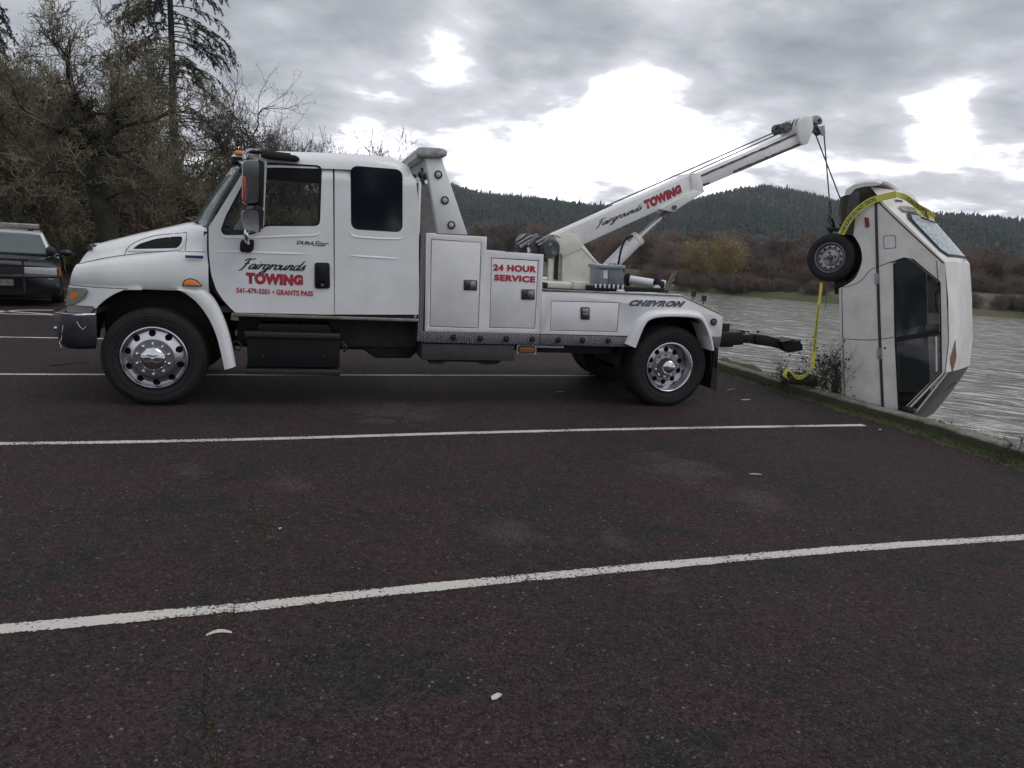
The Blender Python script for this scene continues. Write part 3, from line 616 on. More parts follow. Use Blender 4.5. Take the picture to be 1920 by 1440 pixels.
for i in range(44):
    px_ = -300+i*21+R.uniform(-10, 10); dist = R.choice((28.5, 30.5, 33, 37))+R.uniform(-.6, .6)
    if px_ > 330: dist += 3
    if px_ > 640: continue
    ty = skyl(px_)+ (250 if dist < 31 else 190 if dist < 35 else 110)+R.uniform(-15, 25)
    if px_ > 480: ty = max(ty, 300+R.uniform(-20, 40))
    if dist < 31.5 and 95 < px_ < 270: continue
    H = max(1.8, topH(px_, ty, dist)); x, y = onground(px_, dist); k = i % 2
    for q in (0, 1):
        if q == 0: its[R.random() < .3].append((shrubs[k][1], x, y, -.03, H/shrubs[k][2], R.uniform(0, 6)))
joined('thicket', its[0], M_twig, 'mossy olive undergrowth thicket along the edge of the lot')
joined('thicket', its[1], M_twig5, 'brown bare undergrowth mixed into the thicket at the edge of the lot')
# the forked oak in front: limbs laid out one by one, branches grown from them
HT = TR(314); HD = 26.6; hb = Vector((*onground(205, HD), -.03))
def hp(px, py, dd=0.):
    d = ray(px, py); k = (HD+dd)/math.hypot(d.x, d.y); return Vector((0, 0, CH))+d*k-hb
hprm = dict(seg=[5, 4, 4, 3], gnarl=[.2, .3, .36, .4], kids=[1, 2, 1], ang=(.4, 1.2), len=(.5, .8), rmin=.010, depth=3, thick=.024, up=.12, p=.72, bare={0: 0})
def limb(L, r0, r1, kids):
    q = [Vector(v) for v in smoothline([tuple(v) for v in L], 5)]; n = len(q)-1
    for i in range(n):
        ra_, rb_ = r0+(r1-r0)*i/n, r0+(r1-r0)*(i+1)/n; HT.seg(q[i], q[i+1], ra_, rb_, True)
        if HT.r.random() < kids:
            d = (q[i+1]-q[i]).normalized(); nd = (d+Vector((HT.r.gauss(0, .8), HT.r.gauss(0, .8), HT.r.gauss(.2, .5)))).normalized(); HT.grow(q[i+1], nd, HT.r.uniform(.45, 1.05), rb_*.42, 1, hprm)
    HT.grow(q[-1], (q[-1]-q[-2]).normalized(), 1.0, r1, 0, hprm)
limb([hp(208, 470), hp(200, 430), hp(186, 370), hp(166, 310), hp(158, 288)], .34, .24, .0)
limb([hp(160, 295), hp(150, 262, .2), hp(146, 235, .4), hp(150, 205, .5), hp(140, 175, .3)], .19, .08, .5)
limb([hp(164, 300), hp(176, 285, -.2), hp(190, 268, -.4), hp(205, 250, -.5), hp(214, 218, -.3), hp(214, 190, 0)], .20, .08, .5)
limb([hp(156, 285), hp(140, 262, -.3), hp(118, 246, -.6), hp(90, 236, -.8), hp(60, 215, -1)], .10, .04, .8)
limb([hp(150, 230), hp(128, 205, .5), hp(100, 190, .8), hp(66, 190, 1.2), hp(38, 180, 1.4)], .08, .03, .8)
limb([hp(214, 215), hp(240, 190, -.3), hp(262, 180, -.3), hp(280, 160, 0)], .07, .03, .8)
limb([hp(212, 245), hp(245, 232, -.8), hp(280, 228, -1.2), hp(310, 215, -1.4)], .07, .03, .8)
limb([hp(178, 350), hp(150, 335, -.5), hp(125, 322, -.9), hp(95, 322, -1)], .06, .025, .7)
limb([hp(190, 380), hp(225, 362, -.6), hp(262, 355, -1)], .05, .02, .7)
limb([hp(140, 178), hp(132, 140, .2), hp(120, 105, .3)], .06, .025, .8); limb([hp(214, 190), hp(222, 150, .2), hp(226, 112, .2)], .06, .025, .8)
fuzz(HT, 9000, .08, .010, HT.r, .09)
ht = thing('oak_tree', 'gnarled mossy oak with a thick forked dark trunk rising above the white bonnet', 'tree', hb, 'bare oaks at the edge of the parking lot')
obj('trunk', quads(*HT.A, 'trunk'), mat('dark_oak_bark', (.022, .020, .018), .95, col2=(.05, .052, .03), vs=3, bump=.5, bs=14), ht); obj('crown', quads(*HT.B, 'crown'), M_twig, ht)
# tall conifer
def conifer(seed, H, rad):
    Rn = random.Random(seed); T = TR(seed); V, F_ = [], []
    T.A = ([], []); n = 16; p = Vector((0, 0, -.3)); pts = []
    for i in range(n+1): pts.append((Vector((.05*math.sin(i*.8), .05*math.cos(i), H*i/n)), rad*(1-.8*i/n)))
    for (a, r0), (b, r1) in zip(pts, pts[1:]): T.seg(a, b, r0, r1, True)
    for i in range(150):
        h = H*(.22+.75*(i/150)); az = Rn.uniform(0, 6.28); full = (1-i/150)**.5; L = (3.9*full+.5)*Rn.uniform(.55, 1.15)
        d = Vector((math.cos(az), math.sin(az), Rn.uniform(.0, .35))); p = Vector((0, 0, h)); r = .035*full+.012; ns = 9
        for k in range(ns):
            d = (d+Vector((Rn.gauss(0, .10), Rn.gauss(0, .10), -.10-.05*(k > 4)))).normalized(); q = p+d*L/ns; T.seg(p, q, r, r*.85, True); r *= .85; p = q
            if k > 1:
                for c in range(3 if h > H*.40 else 1):
                    dd = (d*.6+Vector((Rn.gauss(0, .5), Rn.gauss(0, .5), -.45))).normalized(); e = p+dd*Rn.uniform(.2, .6); T.seg(p, e, .010, .006, True)
                    if Rn.random() < (.95 if math.cos(az-.3) > -.2 else .8):
                        for m_ in range(26):
                            c_ = p.lerp(e, Rn.uniform(.1, 1.1)); a_ = (dd+Vector((Rn.gauss(0, .7), Rn.gauss(0, .7), Rn.gauss(0, .5)))).normalized()*Rn.uniform(.10, .20); b_ = a_.cross(Vector((Rn.random(), Rn.random(), 1))).normalized()*.018
                            kk = len(V); V += [tuple(c_-b_), tuple(c_+a_*.5-b_*1.2), tuple(c_+a_), tuple(c_+b_)]; F_.append((kk, kk+1, kk+2, kk+3))
    return quads(*T.A, 'trunk'), quads(V, F_, 'crown'), H
M_need = mat('fir_needles', (.05, .065, .045), .8, col2=(.045, .055, .035), vs=2)
x, y = onground(332, 44); M_fbark = mat('fir_bark', (.028, .025, .023), .95, col2=(.05, .045, .04), vs=4); place(conifer(5, 19, .30), (M_fbark, M_need), x, y, -.03, 19, 2.4, 'conifer_tree', 'very tall dark conifer with drooping branches rising out of the top of the photo', 'tree', None)
x, y = onground(-30, 47); place(conifer(9, 15, .2), (M_bark, M_need), x, y, -.03, 14, 1, 'conifer_tree', 'dark conifer at the far left edge behind the mossy oaks', 'tree', None)
# log at the lot's edge
a, b = G(88, 512), G(112, 513)
lg = obj('fallen_log', MB().tube([a+Vector((0, 0, .12)), (a+b)/2+Vector((0, 0, .14)), b+Vector((0, 0, .13))], [.12, .13, .11], 9), M_bark, smooth=60); tag(lg, 'fallen log at the far edge of the asphalt, left of the truck grille', 'log')
# far bank woods
farp = dict(seg=[4, 3, 3, 2], gnarl=[.08, .25, .3, .3], kids=[3, 2, 1], ang=(.35, .9), len=(.5, .75), rmin=.028, depth=3, thick=.09, up=.3, p=.9, bare={0: 0})
fars = [mktree(s_, farp, 10, .20, 7000, .34, .030, .6) for s_ in (71, 72, 73)]
R = random.Random(5)
def fd(px): return float(np.interp(px, [800]+[1285, 1370, 1470, 1570, 1700, 1820, 1920], [150]+[math.hypot(p.x, p.y)+.5 for p in edge]))
dw = fd(1338)+5; x, y = onground(1338, dw); place(fars[0], (M_bark, M_twig4), x, y, -2.4, topH(1338, 420, dw)+2.4, .3, 'willow_tree', 'broad yellow-brown willow across the river below the boom', 'tree', None)
x, y = onground(1372, dw+5); place(fars[1], (M_bark, M_twig4), x, y, -2.2, topH(1372, 432, dw+5)+2.2, 2.3, 'willow_tree', 'yellow-brown willow just right of the broadest one across the river', 'tree', None)
x, y = onground(1305, dw+4); place(fars[2], (M_bark, M_twig4), x, y, -2.2, topH(1305, 436, dw+4)+2.2, 4.3, 'willow_tree', 'yellow-brown willow just left of the broadest one across the river', 'tree', None)
zn = lambda p: 'left of the boom' if p < 1050 else 'behind the lift cylinder' if p < 1290 else 'between boom and hanging car' if p < 1600 else 'behind the hanging car' if p < 1800 else 'at the right edge'
fb = mktree(81, farp, 10, .2, 1500, .5, .05, .5); back = {0: [], 1: []}
ordn = ['first', 'second', 'third', 'fourth', 'fifth', 'sixth', 'seventh', 'eighth', 'ninth', 'tenth', 'eleventh', 'twelfth', 'thirteenth', 'fourteenth', 'fifteenth', 'sixteenth']
cntz = {}
for i in range(130):
    px_ = 800+i*9.5+R.uniform(-8, 8)
    ring_ = i % 3; d = (fd(px_)+22, fd(px_)+60, fd(px_)+120)[ring_]*R.uniform(.96, 1.08)
    if px_ > 1690: d += 75
    ty = (np.interp(px_, [800, 1050, 1250, 1420, 1560, 1700, 1920], [415, 420, 428, 440, 435, 445, 462]), np.interp(px_, [800, 1100, 1300, 1920], [398, 410, 418, 450]), np.interp(px_, [800, 1920], [398, 445]))[ring_]+R.uniform(-8, 22)
    if ring_ == 0 and 1290 < px_ < 1400: continue
    x, y = onground(px_, d); z_ = -2 if d < 200 else -1
    if ring_:
        back[R.random() < .3].append((fb[1], x, y, z_-1, (topH(px_, ty, d)-z_+1)/fb[2], R.uniform(0, 6))); back[0].append((fb[1], x+R.uniform(-4, 4), y+3, z_-1, (topH(px_, ty+28, d)-z_+1)/fb[2], R.uniform(0, 6))); continue
    mt, cn = ((M_twig3, 'purple-brown'), (M_twig5, 'rust-brown'), (M_twig, 'olive'))[R.choice((0, 0, 0, 1) if px_ < 1400 else (0, 0, 1, 1, 2))]
    z = (zn(px_), cn); cntz[z] = cntz.get(z, -1)+1
    place(fars[i % 3], (M_bark, mt), x, y, z_, topH(px_, ty, d)-z_, R.uniform(0, 6), 'riverside_tree', '%s %s bare tree from the left across the river, %s' % (ordn[min(15, cntz[z])], cn, z[0]), 'tree', 'bare trees across the river')
joined('riverside_wood', back[0], M_twig3, 'bare purple-brown wood filling the valley floor across the river')
joined('riverside_wood', back[1], M_twig5, 'rust-brown trees mixed into the wood across the river')
br = ([], [])
for i in range(230):
    px_ = R.choice((R.uniform(1230, 1570), R.uniform(1250, 1460), R.uniform(1250, 1500), R.uniform(1780, 2000))); d = fd(px_)+R.choice((R.uniform(1, 5), R.uniform(12, 26)))
    if px_ > 1700: d = fd(px_)+R.choice((R.uniform(1, 4), R.uniform(60, 95)))
    x, y = onground(px_, d); br[R.random() < .5].append((shrubs[i % 2][0], x, y, -2.4, R.uniform(1.6, 3.6)/4*(1.6 if d > fd(px_)+10 else .75), R.uniform(0, 6)))
for i in range(110):
    px_ = R.uniform(1215, 1412); d = fd(px_)+R.uniform(-.5, 8); x, y = onground(px_, d); br[R.random() < .45].append((None, x, y, -2.6, R.uniform(1.5, 3.4)/4*(.7 if 1290 < px_ < 1395 else 1), R.uniform(0, 6)))
br2 = ([], [])
fz = mkshrub(77, 6, 4, 900)
for k in (0, 1): br2[k].extend((fz[1], *q[1:4], q[4]*4/fz[2], q[5]) for q in br[k])
joined('bank_brush', br2[0], M_twig3, 'low bare brush along the far bank'); joined('bank_brush', br2[1], M_twig5, 'rusty low brush along the far bank')
# tall woods seen to the left behind the truck (far shore continues)

# woods behind the camera, across the road from the lot: what the chrome and the windows mirror
ctr = [(mktree(91, farp, 10, .2, 1200, .4, .05, .5)[1], 0)]
its = []
for i in range(60):
    a = math.radians(110+i*2.9+R.uniform(-1, 1)); d = R.uniform(38, 52); its.append((ctr[0][0], d*math.sin(a), d*math.cos(a), -.1, R.uniform(.75, 1.15), R.uniform(0, 6)))
joined('roadside_wood', its, M_twig2, 'bare wood on the side of the lot opposite the truck')
# ================================================================== TOW TRUCK
truck = thing('tow_truck', 'white medium-duty tow truck with raised boom, parked across the asphalt, backed up to the kerb', 'tow truck', TO)
truck.rotation_euler.z = math.atan2(TT.y, TT.x)
WID = 2.35
def tp(name, mb, m, **k): return obj(name, mb, m, k.pop('parent', truck), **k)
# ---- cab sides
doorv = 0.0
door_out = PP([(391, 427), (470, 300), (478, 290), (520, 288), (624, 292), (626.5, 590), (441, 586), (424, 570), (406, 545), (396, 515), (392, 480)])
door_out = rnd(door_out, [.0, .02, .04, .02, .0, .0, .0, .05, .05, .05, 0])
win1 = rnd(PP([(413, 432), (424, 403), (470, 316), (482, 303), (604, 310), (600, 424), (497, 424), (476, 440), (420, 441)]), [.03, 0, .02, .03, .06, .06, .05, .05, .05])
win2 = rnd(PP([(657, 310), (755, 318), (755, 436), (658, 430)]), .085, 6)
side_out = PP([(627.5, 292), (700, 295), (742, 300), (768, 315), (780, 338), (785, 380), (785.5, 590), (627.5, 589.5)])
def round_roof(x, y, z):
    if z > 2.42: y += .9*(z-2.42)**1.5*2.2
    if z < 1.72 and y < .5: y -= .0
    return (x, y, z)
def slope_far(x, y, z): x, y2, z = round_roof(x, 0, z); return (x, y-y2, z)
zcuts = [2.39, 2.42, 2.48, 2.53, 2.57, 2.6]
def side_parts(v0, v1, fn, near):
    d = obj('door', cutbend(plate(door_out, [win1], v0, v1), fn, zs=zcuts), M_white, truck, smooth=35)
    s = obj('cab_side_panel', cutbend(plate(side_out, [win2], v0, v1), fn, zs=zcuts), M_white, truck, smooth=35)
    gv = .022 if near else v0+.02
    obj('window_glass', plate(win1, [], gv, gv+.006), M_clear, d)
    obj('window_glass', plate(win2, [], gv-.012, gv-.006), M_tint, s)
    # rubber frame rings
    def ring(p, w):
        c = np.mean(p, axis=0); return [tuple(np.array(q)+(c-np.array(q))/np.linalg.norm(c-np.array(q))*w) for q in p]
    obj('window_seal', plate(win1, [ring(win1, .022)], gv-.016, gv), M_black, d)
    obj('window_seal', plate(win2, [ring(win2, .012)], gv-.02, gv-.012), M_black, s)
    return d, s
door, side = side_parts(0, .03, round_roof, True)
doorF, sideF = side_parts(WID-.03, WID, slope_far, False)
doorF['label'] = 'far-side door'
u_b, z_b = P(627, 589)
# thin black joint behind the panels
tp('door_seam', MB().box(P(623, 400)[0], P(629, 400)[0], .008, .03, .99, 2.42), M_seam)
# white strip imitating a reflection in the mirror's edge; sill crease
x, z1 = P(498, 300); x2, z0 = P(493, 424)
tp('reflection_strip', MB().prism([(x-.012, z1+.0), (x+.014, z1+.0), (x2+.008, z0), (x2-.006, z0)], .004, .02), M_white, parent=door)
for a, b, par in (((392, 471), (598, 477), door), ((652, 479), (757, 486), side)):
    (ua, za), (ub, zb) = P(*a), P(*b); n = 10; mb = MB(); secs = []
    for k in range(n+1):
        t = k/n; h = .010*min(1, 4*min(t+.05, 1-t+.01)); uu = ua+(ub-ua)*t; zz = za+(zb-za)*t
        secs.append([(uu, 0.001, zz-h*.7), (uu, -h*.8, zz-h*.4), (uu, .001, zz+h*1.6)])
    tp('body_crease', mb.loft(secs), M_white, parent=par, smooth=60)
for pts, par in (([(420, 445), (470, 446), (540, 443), (590, 441), (602, 435)], door), ([(657, 436), (664, 443), (690, 446), (748, 448), (757, 440)], side)):
    q = [(a, -.001, b) for a, b in PP(pts)]
    tp('body_crease', MB().loft([[(a, .001, c-.005), (a, -.008, c-.002), (a, .001, c+.014)] for a, b_, c in [tuple(v) for v in smoothline(q, 4)]]), M_white, parent=par)
# ---- rocker, roof, back, windshield
(ur0, zr0), (ur1, zr1) = P(434, 590), P(785, 597)
tp('rocker_strip', MB().box(ur0, ur1, -.01, .05, .955, .988), M_galv, bevel=.005)
secs = []
for (px_, py_, ins) in ((441, 288, .16), (462, 285, .12), (520, 284, .1), (622, 287, .1), (700, 291, .1), (740, 296, .11), (768, 310, .13), (779, 330, .16)):
    u, z = P(px_, py_, .05); row = []
    prof = [(0, -.16), (.012, -.09), (.05, -.03), (.13, .005), (.35, .035), (1.175, .06)]
    if px_ < 450: prof = [(0, -.05), (.012, -.03), (.05, -.015), (.13, .0), (.35, .02), (1.175, .03)]
    sc = ins-.1
    L = [(u, .012+sc+v, z+dz) for v, dz in prof]; R = [(u, WID-(.012+sc+v), z+dz) for v, dz in prof[:-1]][::-1]
    secs.append(L+R)
tp('cab_roof', MB().loft(secs, closed=False), M_white, smooth=50)
ub = P(785.5, 500)[0]
tp('cab_back_wall', MB().box(ub-.03, ub, .03, WID-.03, .99, 2.45), M_white, bevel=.01)
tp('cab_floor', MB().box(.55, ub-.03, .03, WID-.03, .99, 1.05), M_dark)
tp('cab_firewall', MB().box(.50, .56, .06, WID-.06, 1.0, 1.80), M_dark)
# windshield, curved in plan
def wsec(v, a, b):
    (u0, z0), (u1, z1) = a, b; return [(u0+(u1-u0)*t+.03*math.sin(math.pi*t)*-1, v, z0+(z1-z0)*t) for t in (0, .25, .5, .75, 1)]
wb0, wt0 = P(391, 427), P(467, 298)
cols = []
for t in np.linspace(0, 1, 17):
    v = .02+t*(WID-.04); k = min(t, 1-t)*2; c = 1-(1-k)**2.4
    cols.append(wsec(v, (wb0[0]-.30*c, wb0[1]+.0), (wt0[0]-.21*c, wt0[1]+.02)))
tp('windshield', MB().loft(cols, closed=False), M_wind, smooth=60)
def band(i0, i1, off):
    return MB().loft([[tuple(Vector(p)+Vector((-off, 0, off*.3))) for p in c] for c in cols[i0:i1]], closed=False)
me_ = [[tuple(Vector(a).lerp(Vector(b), f)+Vector((-.006, -.003, .002))) for f in (0, .5, 1)] for a, b in zip(cols[0], [Vector(p).lerp(Vector(q), .45) for p, q in zip(cols[0], cols[1])])]
tp('windshield_seal', MB().loft(me_, closed=False), M_black, smooth=60)
me_ = [[c[0], tuple(Vector(c[0])*.93+Vector(c[1])*.07)] for c in cols]; tp('windshield_seal', MB().loft([[tuple(Vector(p)+Vector((-.004, 0, .002))) for p in c] for c in me_], closed=False), M_black)
me_ = [[tuple(Vector(c[4])*.72+Vector(c[3])*.28), c[4], tuple(Vector(c[4])+Vector((.015, 0, .03)))] for c in cols]; tp('sun_visor_band', MB().loft([[tuple(Vector(p)+Vector((-.006, 0, .002))) for p in c] for c in me_], closed=False), M_black)
# windshield lettering: the end of TOWING, seen at the near corner
wl = textmesh('ING', .02)
def wpos(x, y):
    k = .5+(1-x)*1.7; i = int(k); f = k-i; t = .74+.13*y
    def on(c, t): q = t*4; j = min(3, int(q)); return Vector(c[j]).lerp(Vector(c[j+1]), q-j)
    return on(cols[i], t).lerp(on(cols[i+1], t), f)+Vector((-.012, -.004, .004))
for v in wl.vertices: v.co = wpos(v.co.x, v.co.y)
wl.update(); obj('lettering', wl, M_whitevinyl, bpy.data.objects['windshield'])
# interior
s0 = MB().box(1.35, 1.80, .35, .85, 1.2, 1.38).box(1.72, 1.88, .35, .85, 1.35, 1.95).box(1.74, 1.86, .48, .72, 1.97, 2.15)
s0.box(1.35, 1.80, 1.5, 2.0, 1.2, 1.38).box(1.72, 1.88, 1.5, 2.0, 1.35, 1.95)
tp('seat', s0, M_seat, bevel=.04, seg=3)
tp('dashboard', MB().prism([(.60, 1.2), (.92, 1.25), (.98, 1.6), (.80, 1.84), (.60, 1.82)], .08, WID-.08), M_dash, bevel=.03)
mb = MB(); mb.lathe([(.21, -.012), (.232, 0), (.21, .012)], (0, 0, 0), 'z', 28, closed=True)
sw = tp('steering_wheel', mb.box(-.2, .2, -.02, .02, -.01, .01), M_black, smooth=60); sw.location = (1.08, .6, 1.72); sw.rotation_euler = (0, math.radians(-55), 0)
tp('headliner', MB().box(.95, ub-.05, .08, WID-.08, 2.50, 2.53), M_dash)
tp('cab_partition', MB().box(1.86, 1.89, .05, WID-.05, 1.05, 2.5), M_dark)
# marker light and trims over the windshield
(ua, za) = P(449, 287, .1)
capq = PP([(430, 292.5), (436, 286.5), (444, 283), (456, 281.5), (476, 282), (476, 298), (456, 295)], .05)
tp('roof_cap', MB().loft([[(a+.03*(v_ < .06 or v_ > WID-.06)-.13*math.sin(math.pi*(v_/WID))**.6+.05, v_, b) for a, b in capq] for v_ in (.05, .09, .3, .7, 1.175, WID-.7, WID-.3, WID-.09, WID-.05)]), M_white, smooth=40)
bq = PP([(431, 293), (456, 295.5), (476, 298.5), (476, 303), (458, 301), (433, 299)], .05)
tp('sun_visor_band', MB().loft([[(a-.12*math.sin(math.pi*(v_/WID))**.6+.05, v_, b) for a, b in bq] for v_ in (.045, .3, .7, 1.175, WID-.7, WID-.3, WID-.045)]), M_black, smooth=40)
(ua, za) = P(449, 287.5, .06)
ml = MB().ball((0, 0, 0), .05, 8, 1.1, .45, .55)
for vv in (.14, WID-.14):
    o = tp('clearance_light', ml, M_amber, smooth=80); o.location = (ua, .055 if vv < 1 else WID-.055, za)
M_visor = M_black
q = [(P(a, b, -.03)[0], -.03, P(a, b, -.03)[1]) for a, b in ((465, 284), (500, 286), (545, 290))]
tp('mirror_arm', MB().tube(q, [.02, .022, .015], 8), M_black, smooth=60)
q = rnd(PP([(489, 288), (500, 285), (556, 292), (563, 298), (558, 303), (500, 298), (488, 294)], -.03), .02)
tp('mirror_bracket', MB().prism(q, -.07, .03), M_black, bevel=.012)
q = [(P(a, b, vv)[0], vv, P(a, b, vv)[1]) for a, b, vv in ((459, 300, -.2), (458, 291, -.17), (463, 284, -.1), (475, 282, 0), (500, 287, .05))]
tp('mirror_arm', MB().tube([tuple(v) for v in smoothline(q, 5)], .02, 10), M_brush, smooth=60)
# chrome mirror, two housings
def house(pts, v0, v1, name):
    mb = MB(); secs = []
    poly = PP(pts, v0)
    c = np.mean(poly, axis=0)
    for v, s in ((v0, .86), (v0+.02, .96), (v0+.06, 1), (v1, 1)):
        secs.append([(c[0]+(a-c[0])*s, v, c[1]+(b-c[1])*(1-(1-s)*.5)) for a, b in rnd(list(poly), .05)])
    return tp(name, mb.loft(secs), M_dchrome, smooth=50)
mh = house([(452, 299), (482, 298), (488, 303), (487, 384), (452, 385)], -.34, -.12, 'mirror_housing')
mh2 = house([(451, 392), (487, 392), (489, 430), (484, 436), (456, 431), (451, 418)], -.34, -.12, 'mirror_housing')
for p4, par in (([(486, 300), (494, 304), (492, 388), (485, 386)], mh), ([(485, 392), (493, 394), (491, 428), (486, 436)], mh2)):
    obj('mirror_back', MB().prism(PP(p4, -.23), -.33, -.06), M_black, par, bevel=.006)
obj('reflector', MB().prism(rnd(PP([(454.5, 330), (461, 331), (461, 378), (454.5, 378)], -.345), .02), -.352, -.335), M_redlens, mh, bevel=.004)
mk = MB(); 
q = [(P(a, b, -.2)[0], vv, P(a, b, -.2)[1]) for a, b, vv in ((462, 430, -.2), (462, 447, -.2), (463, 455, -.12), (464, 460, -.03))]
tp('mirror_arm', MB().tube([tuple(v) for v in smoothline(q, 4)], .022, 10), M_chrome, smooth=60)
tp('mirror_mount', MB().prism(rnd(PP([(452, 449), (477, 449), (476, 468), (470, 473), (450, 472), (450, 462)]), .03), -.045, .0), M_black, bevel=.014, seg=3)
# door handle, lettering
hd = tp('door_handle', MB().prism(rnd(PP([(590, 492), (618, 492.5), (619, 541), (590, 541)]), .03), -.018, .004), M_black, bevel=.008, parent=door)
obj('handle_grip', MB().prism(rnd(PP([(597, 497), (611, 497), (611, 528), (597, 528)]), .02), -.032, -.012), M_black, door, bevel=.006)
obj('keyhole', MB().lathe([(.001, -.024), (.012, -.024), (.014, -.016)], (P(604.5, 534)[0], 0, P(604.5, 534)[1]), 'y', 14), M_galv, door)
obj('lettering', layP(scriptmesh('Fairgrounds'), (446, 513), (572, 517), (450, 483)), M_ink, door)
def emb(s): return None
obj('lettering', layP(textmesh('TOWING', .06, space=1.1), (462, 530.5), (567, 535), (462, 511.5), -.004), M_red, door)
obj('lettering', layP(textmesh('TOWING', .08, space=1.08), (461, 532), (568, 536.5), (461, 510.5), -.002), mat('lettering_outline', (.10, .02, .03), .5), door)
obj('lettering', layP(textmesh('541-479-5501 \u2022 GRANTS PASS', .035, space=1.0), (443, 549.5), (587, 556), (443, 539), -.004), M_red, door)
obj('badge', layP(textmesh('DURA', .03, .25), (556, 457.5), (588, 459.5), (556.5, 451), -.006), M_ink, door)
obj('badge', layP(textmesh('Star', .01, .5), (586, 461), (616, 462), (588, 451.5), -.006), M_ink, door)
obj('lettering', layP(textmesh('DOUBLE', .03), (350, 482.5), (379, 485), (350, 480), -.012), M_galv, truck)
bpy.data.objects.remove(bpy.data.objects['lettering.004'] if 'lettering.004' in bpy.data.objects else None) if False else None
# ---- hood and fenders: one lofted shell
crease = [P(127, 495), P(180, 485), P(235, 477), P(300, 471), P(345, 469.5), P(387, 470)]
topl = [P(141, 457, .33), P(190, 443, .33), P(240, 432.5, .33), P(290, 424, .33), P(330, 419.5, .33), P(355, 424, .33), P(388, 427, .33)]
def itp(L, u):
    if u <= L[0][0]: return L[0][1]
    for a, b in zip(L, L[1:]):
        if u <= b[0]: return a[1]+(b[1]-a[1])*(u-a[0])/(b[0]-a[0])
    return L[-1][1]
UR = .545; zb_ = 1.195
def v0f(u): return .26*max(0, (-.28-u)/.52)**2.0
def ufront(z): return -.80+(z-1.19)*.36 + .09*max(0, (z-1.32)/.29)**2
def hsec(s):
    row = []
    u1 = -.76+(UR+.76)*s; zc = itp(crease, u1); zt = itp(topl, u1); 
    hh = zc-zb_; pr = [(.02, zb_), (.0, zb_+.07*hh), (-.012, zb_+.28*hh), (-.012, zb_+.52*hh), (.005, zb_+.74*hh), (.035, zb_+.91*hh), (.085, zc-.004), (.10, zc-.012), (.125, zc+.0), (.16, zc+.45*(zt-zc)), (.22, zc+.85*(zt-zc)), (.29, zt-.006), (.36, zt+.012), (.7, zt+.05), (1.175, zt+.065)]
    kk = 1-.86*max(0, min(1, (u1-.0)/.5))**1.3
    for v, z in pr:
        if v > .04: v = .035+(v-.035)*(kk if v < .3 else kk+(1-kk)*min(1, (v-.29)/.4))
        uf = ufront(z); u = uf+(UR-uf)*s
        row.append((u, v+v0f(u), z))
    return row+[(u, WID-v, z) for u, v, z in row[:-1]][::-1]
ss = [0, .015, .03, .05, .07, .09, .115, .14, .17, .2, .235, .27, .3, .34, .38, .42, .5, .58, .66, .74, .82, .9, .96, 1]
hood = tp('hood', MB().loft([hsec(s) for s in ss], closed=False), M_white, smooth=55)
def hoodv(u, z):                             # v of the hood skin at (u, z)
    s = min(1, max(0, (u-ufront(z))/(UR-ufront(z)))); r = hsec(s)[:15]
    for a, b in zip(r, r[1:]):
        if a[2] <= z <= b[2]: return a[1]+(b[1]-a[1])*(z-a[2])/(b[2]-a[2]+1e-9)
    return r[11][1]
def onhood(me, off, xs=None): return cutbend(me, lambda x, y, z: (x, hoodv(x, z)+off+y, z), xs=frange(-.8, .55, .04) if xs is None else xs)
vent = rnd(PP([(249, 467), (262, 457), (290, 448), (318, 444), (344, 443), (343, 455), (335, 465), (300, 466)], .17), .03)
vrim = rnd(PP([(238, 470), (254, 455), (288, 444.5), (318, 440.5), (349, 439), (348, 458), (339, 469), (300, 470.5)], .17), .03)
obj('vent_frame', onhood(plate(vrim, [vent], -.012, .02), 0), M_white, hood, smooth=40)
obj('vent_opening', onhood(plate(vent, [], -.003, .01), 0), M_seam, hood)
def seamline(pts, off=-.0015, r=.003, par=None, name='panel_seam', vf=hoodv):
    q = [tuple(v) for v in smoothline([(a, b) for a, b in pts], 5)]
    return obj(name, MB().tube([(a, vf(a, b)+off, b) for a, b in q], r, 5), M_seam, par or hood)
seamline(PP([(128, 498), (180, 486.5), (234, 478), (300, 472), (386, 472)], .09))
seamline(PP([(234, 478), (238, 466), (254, 453), (290, 441.5), (340, 437), (350, 438), (349, 470)], .14))
mb = MB().prism(PP([(347.5, 478.5), (381, 479.5), (381, 484.5), (347.5, 483.5)], -.012), -.022, -.004)
tp('badge', mb, M_blue, parent=hood)
tp('marker_light', MB().loft([[(u, -.018-.03*w_, z) for u, z in [(cxx+(a-cxx)*(1-w_*.35), czz+(b-czz)*(1-w_*.35)) for a, b in rnd(PP([(343, 536), (346, 527), (356, 522.5), (368, 526), (379, 536)]), .02)]] for w_ in (0, .5, 1) for cxx, czz in [P(359, 531)]]), M_amber, smooth=60, parent=hood)
tp('marker_light_bezel', MB().prism(rnd(PP([(341, 537), (345, 525.5), (356, 521), (369, 524.5), (381, 537)]), .02), -.0185, -.008), M_black, parent=hood)
# cowl joint
tp('cowl_seam', MB().tube([(a, .003, b) for a, b in PP([(389.5, 427), (389.5, 470), (392, 500), (396, 530), (402, 546), (438, 586)])], .008, 6), M_seam)
tp('cowl_panel', MB().prism([(.42, 1.55), (.62, 1.55), (.62, 1.83), (.42, 1.845)], .3, WID-.3), M_black)
tp('wiper', MB().tube([(.40, .35, 1.885), (.25, .8, 1.93), (.27, 1.2, 1.95)], .012, 6), M_black)
tp('fender_inner', MB().box(.48, .52, .25, 1.0, 1.0, 1.7), M_dark)
tp('engine_bay', MB().box(-.55, .5, .55, WID-.55, .62, 1.55), M_dark)
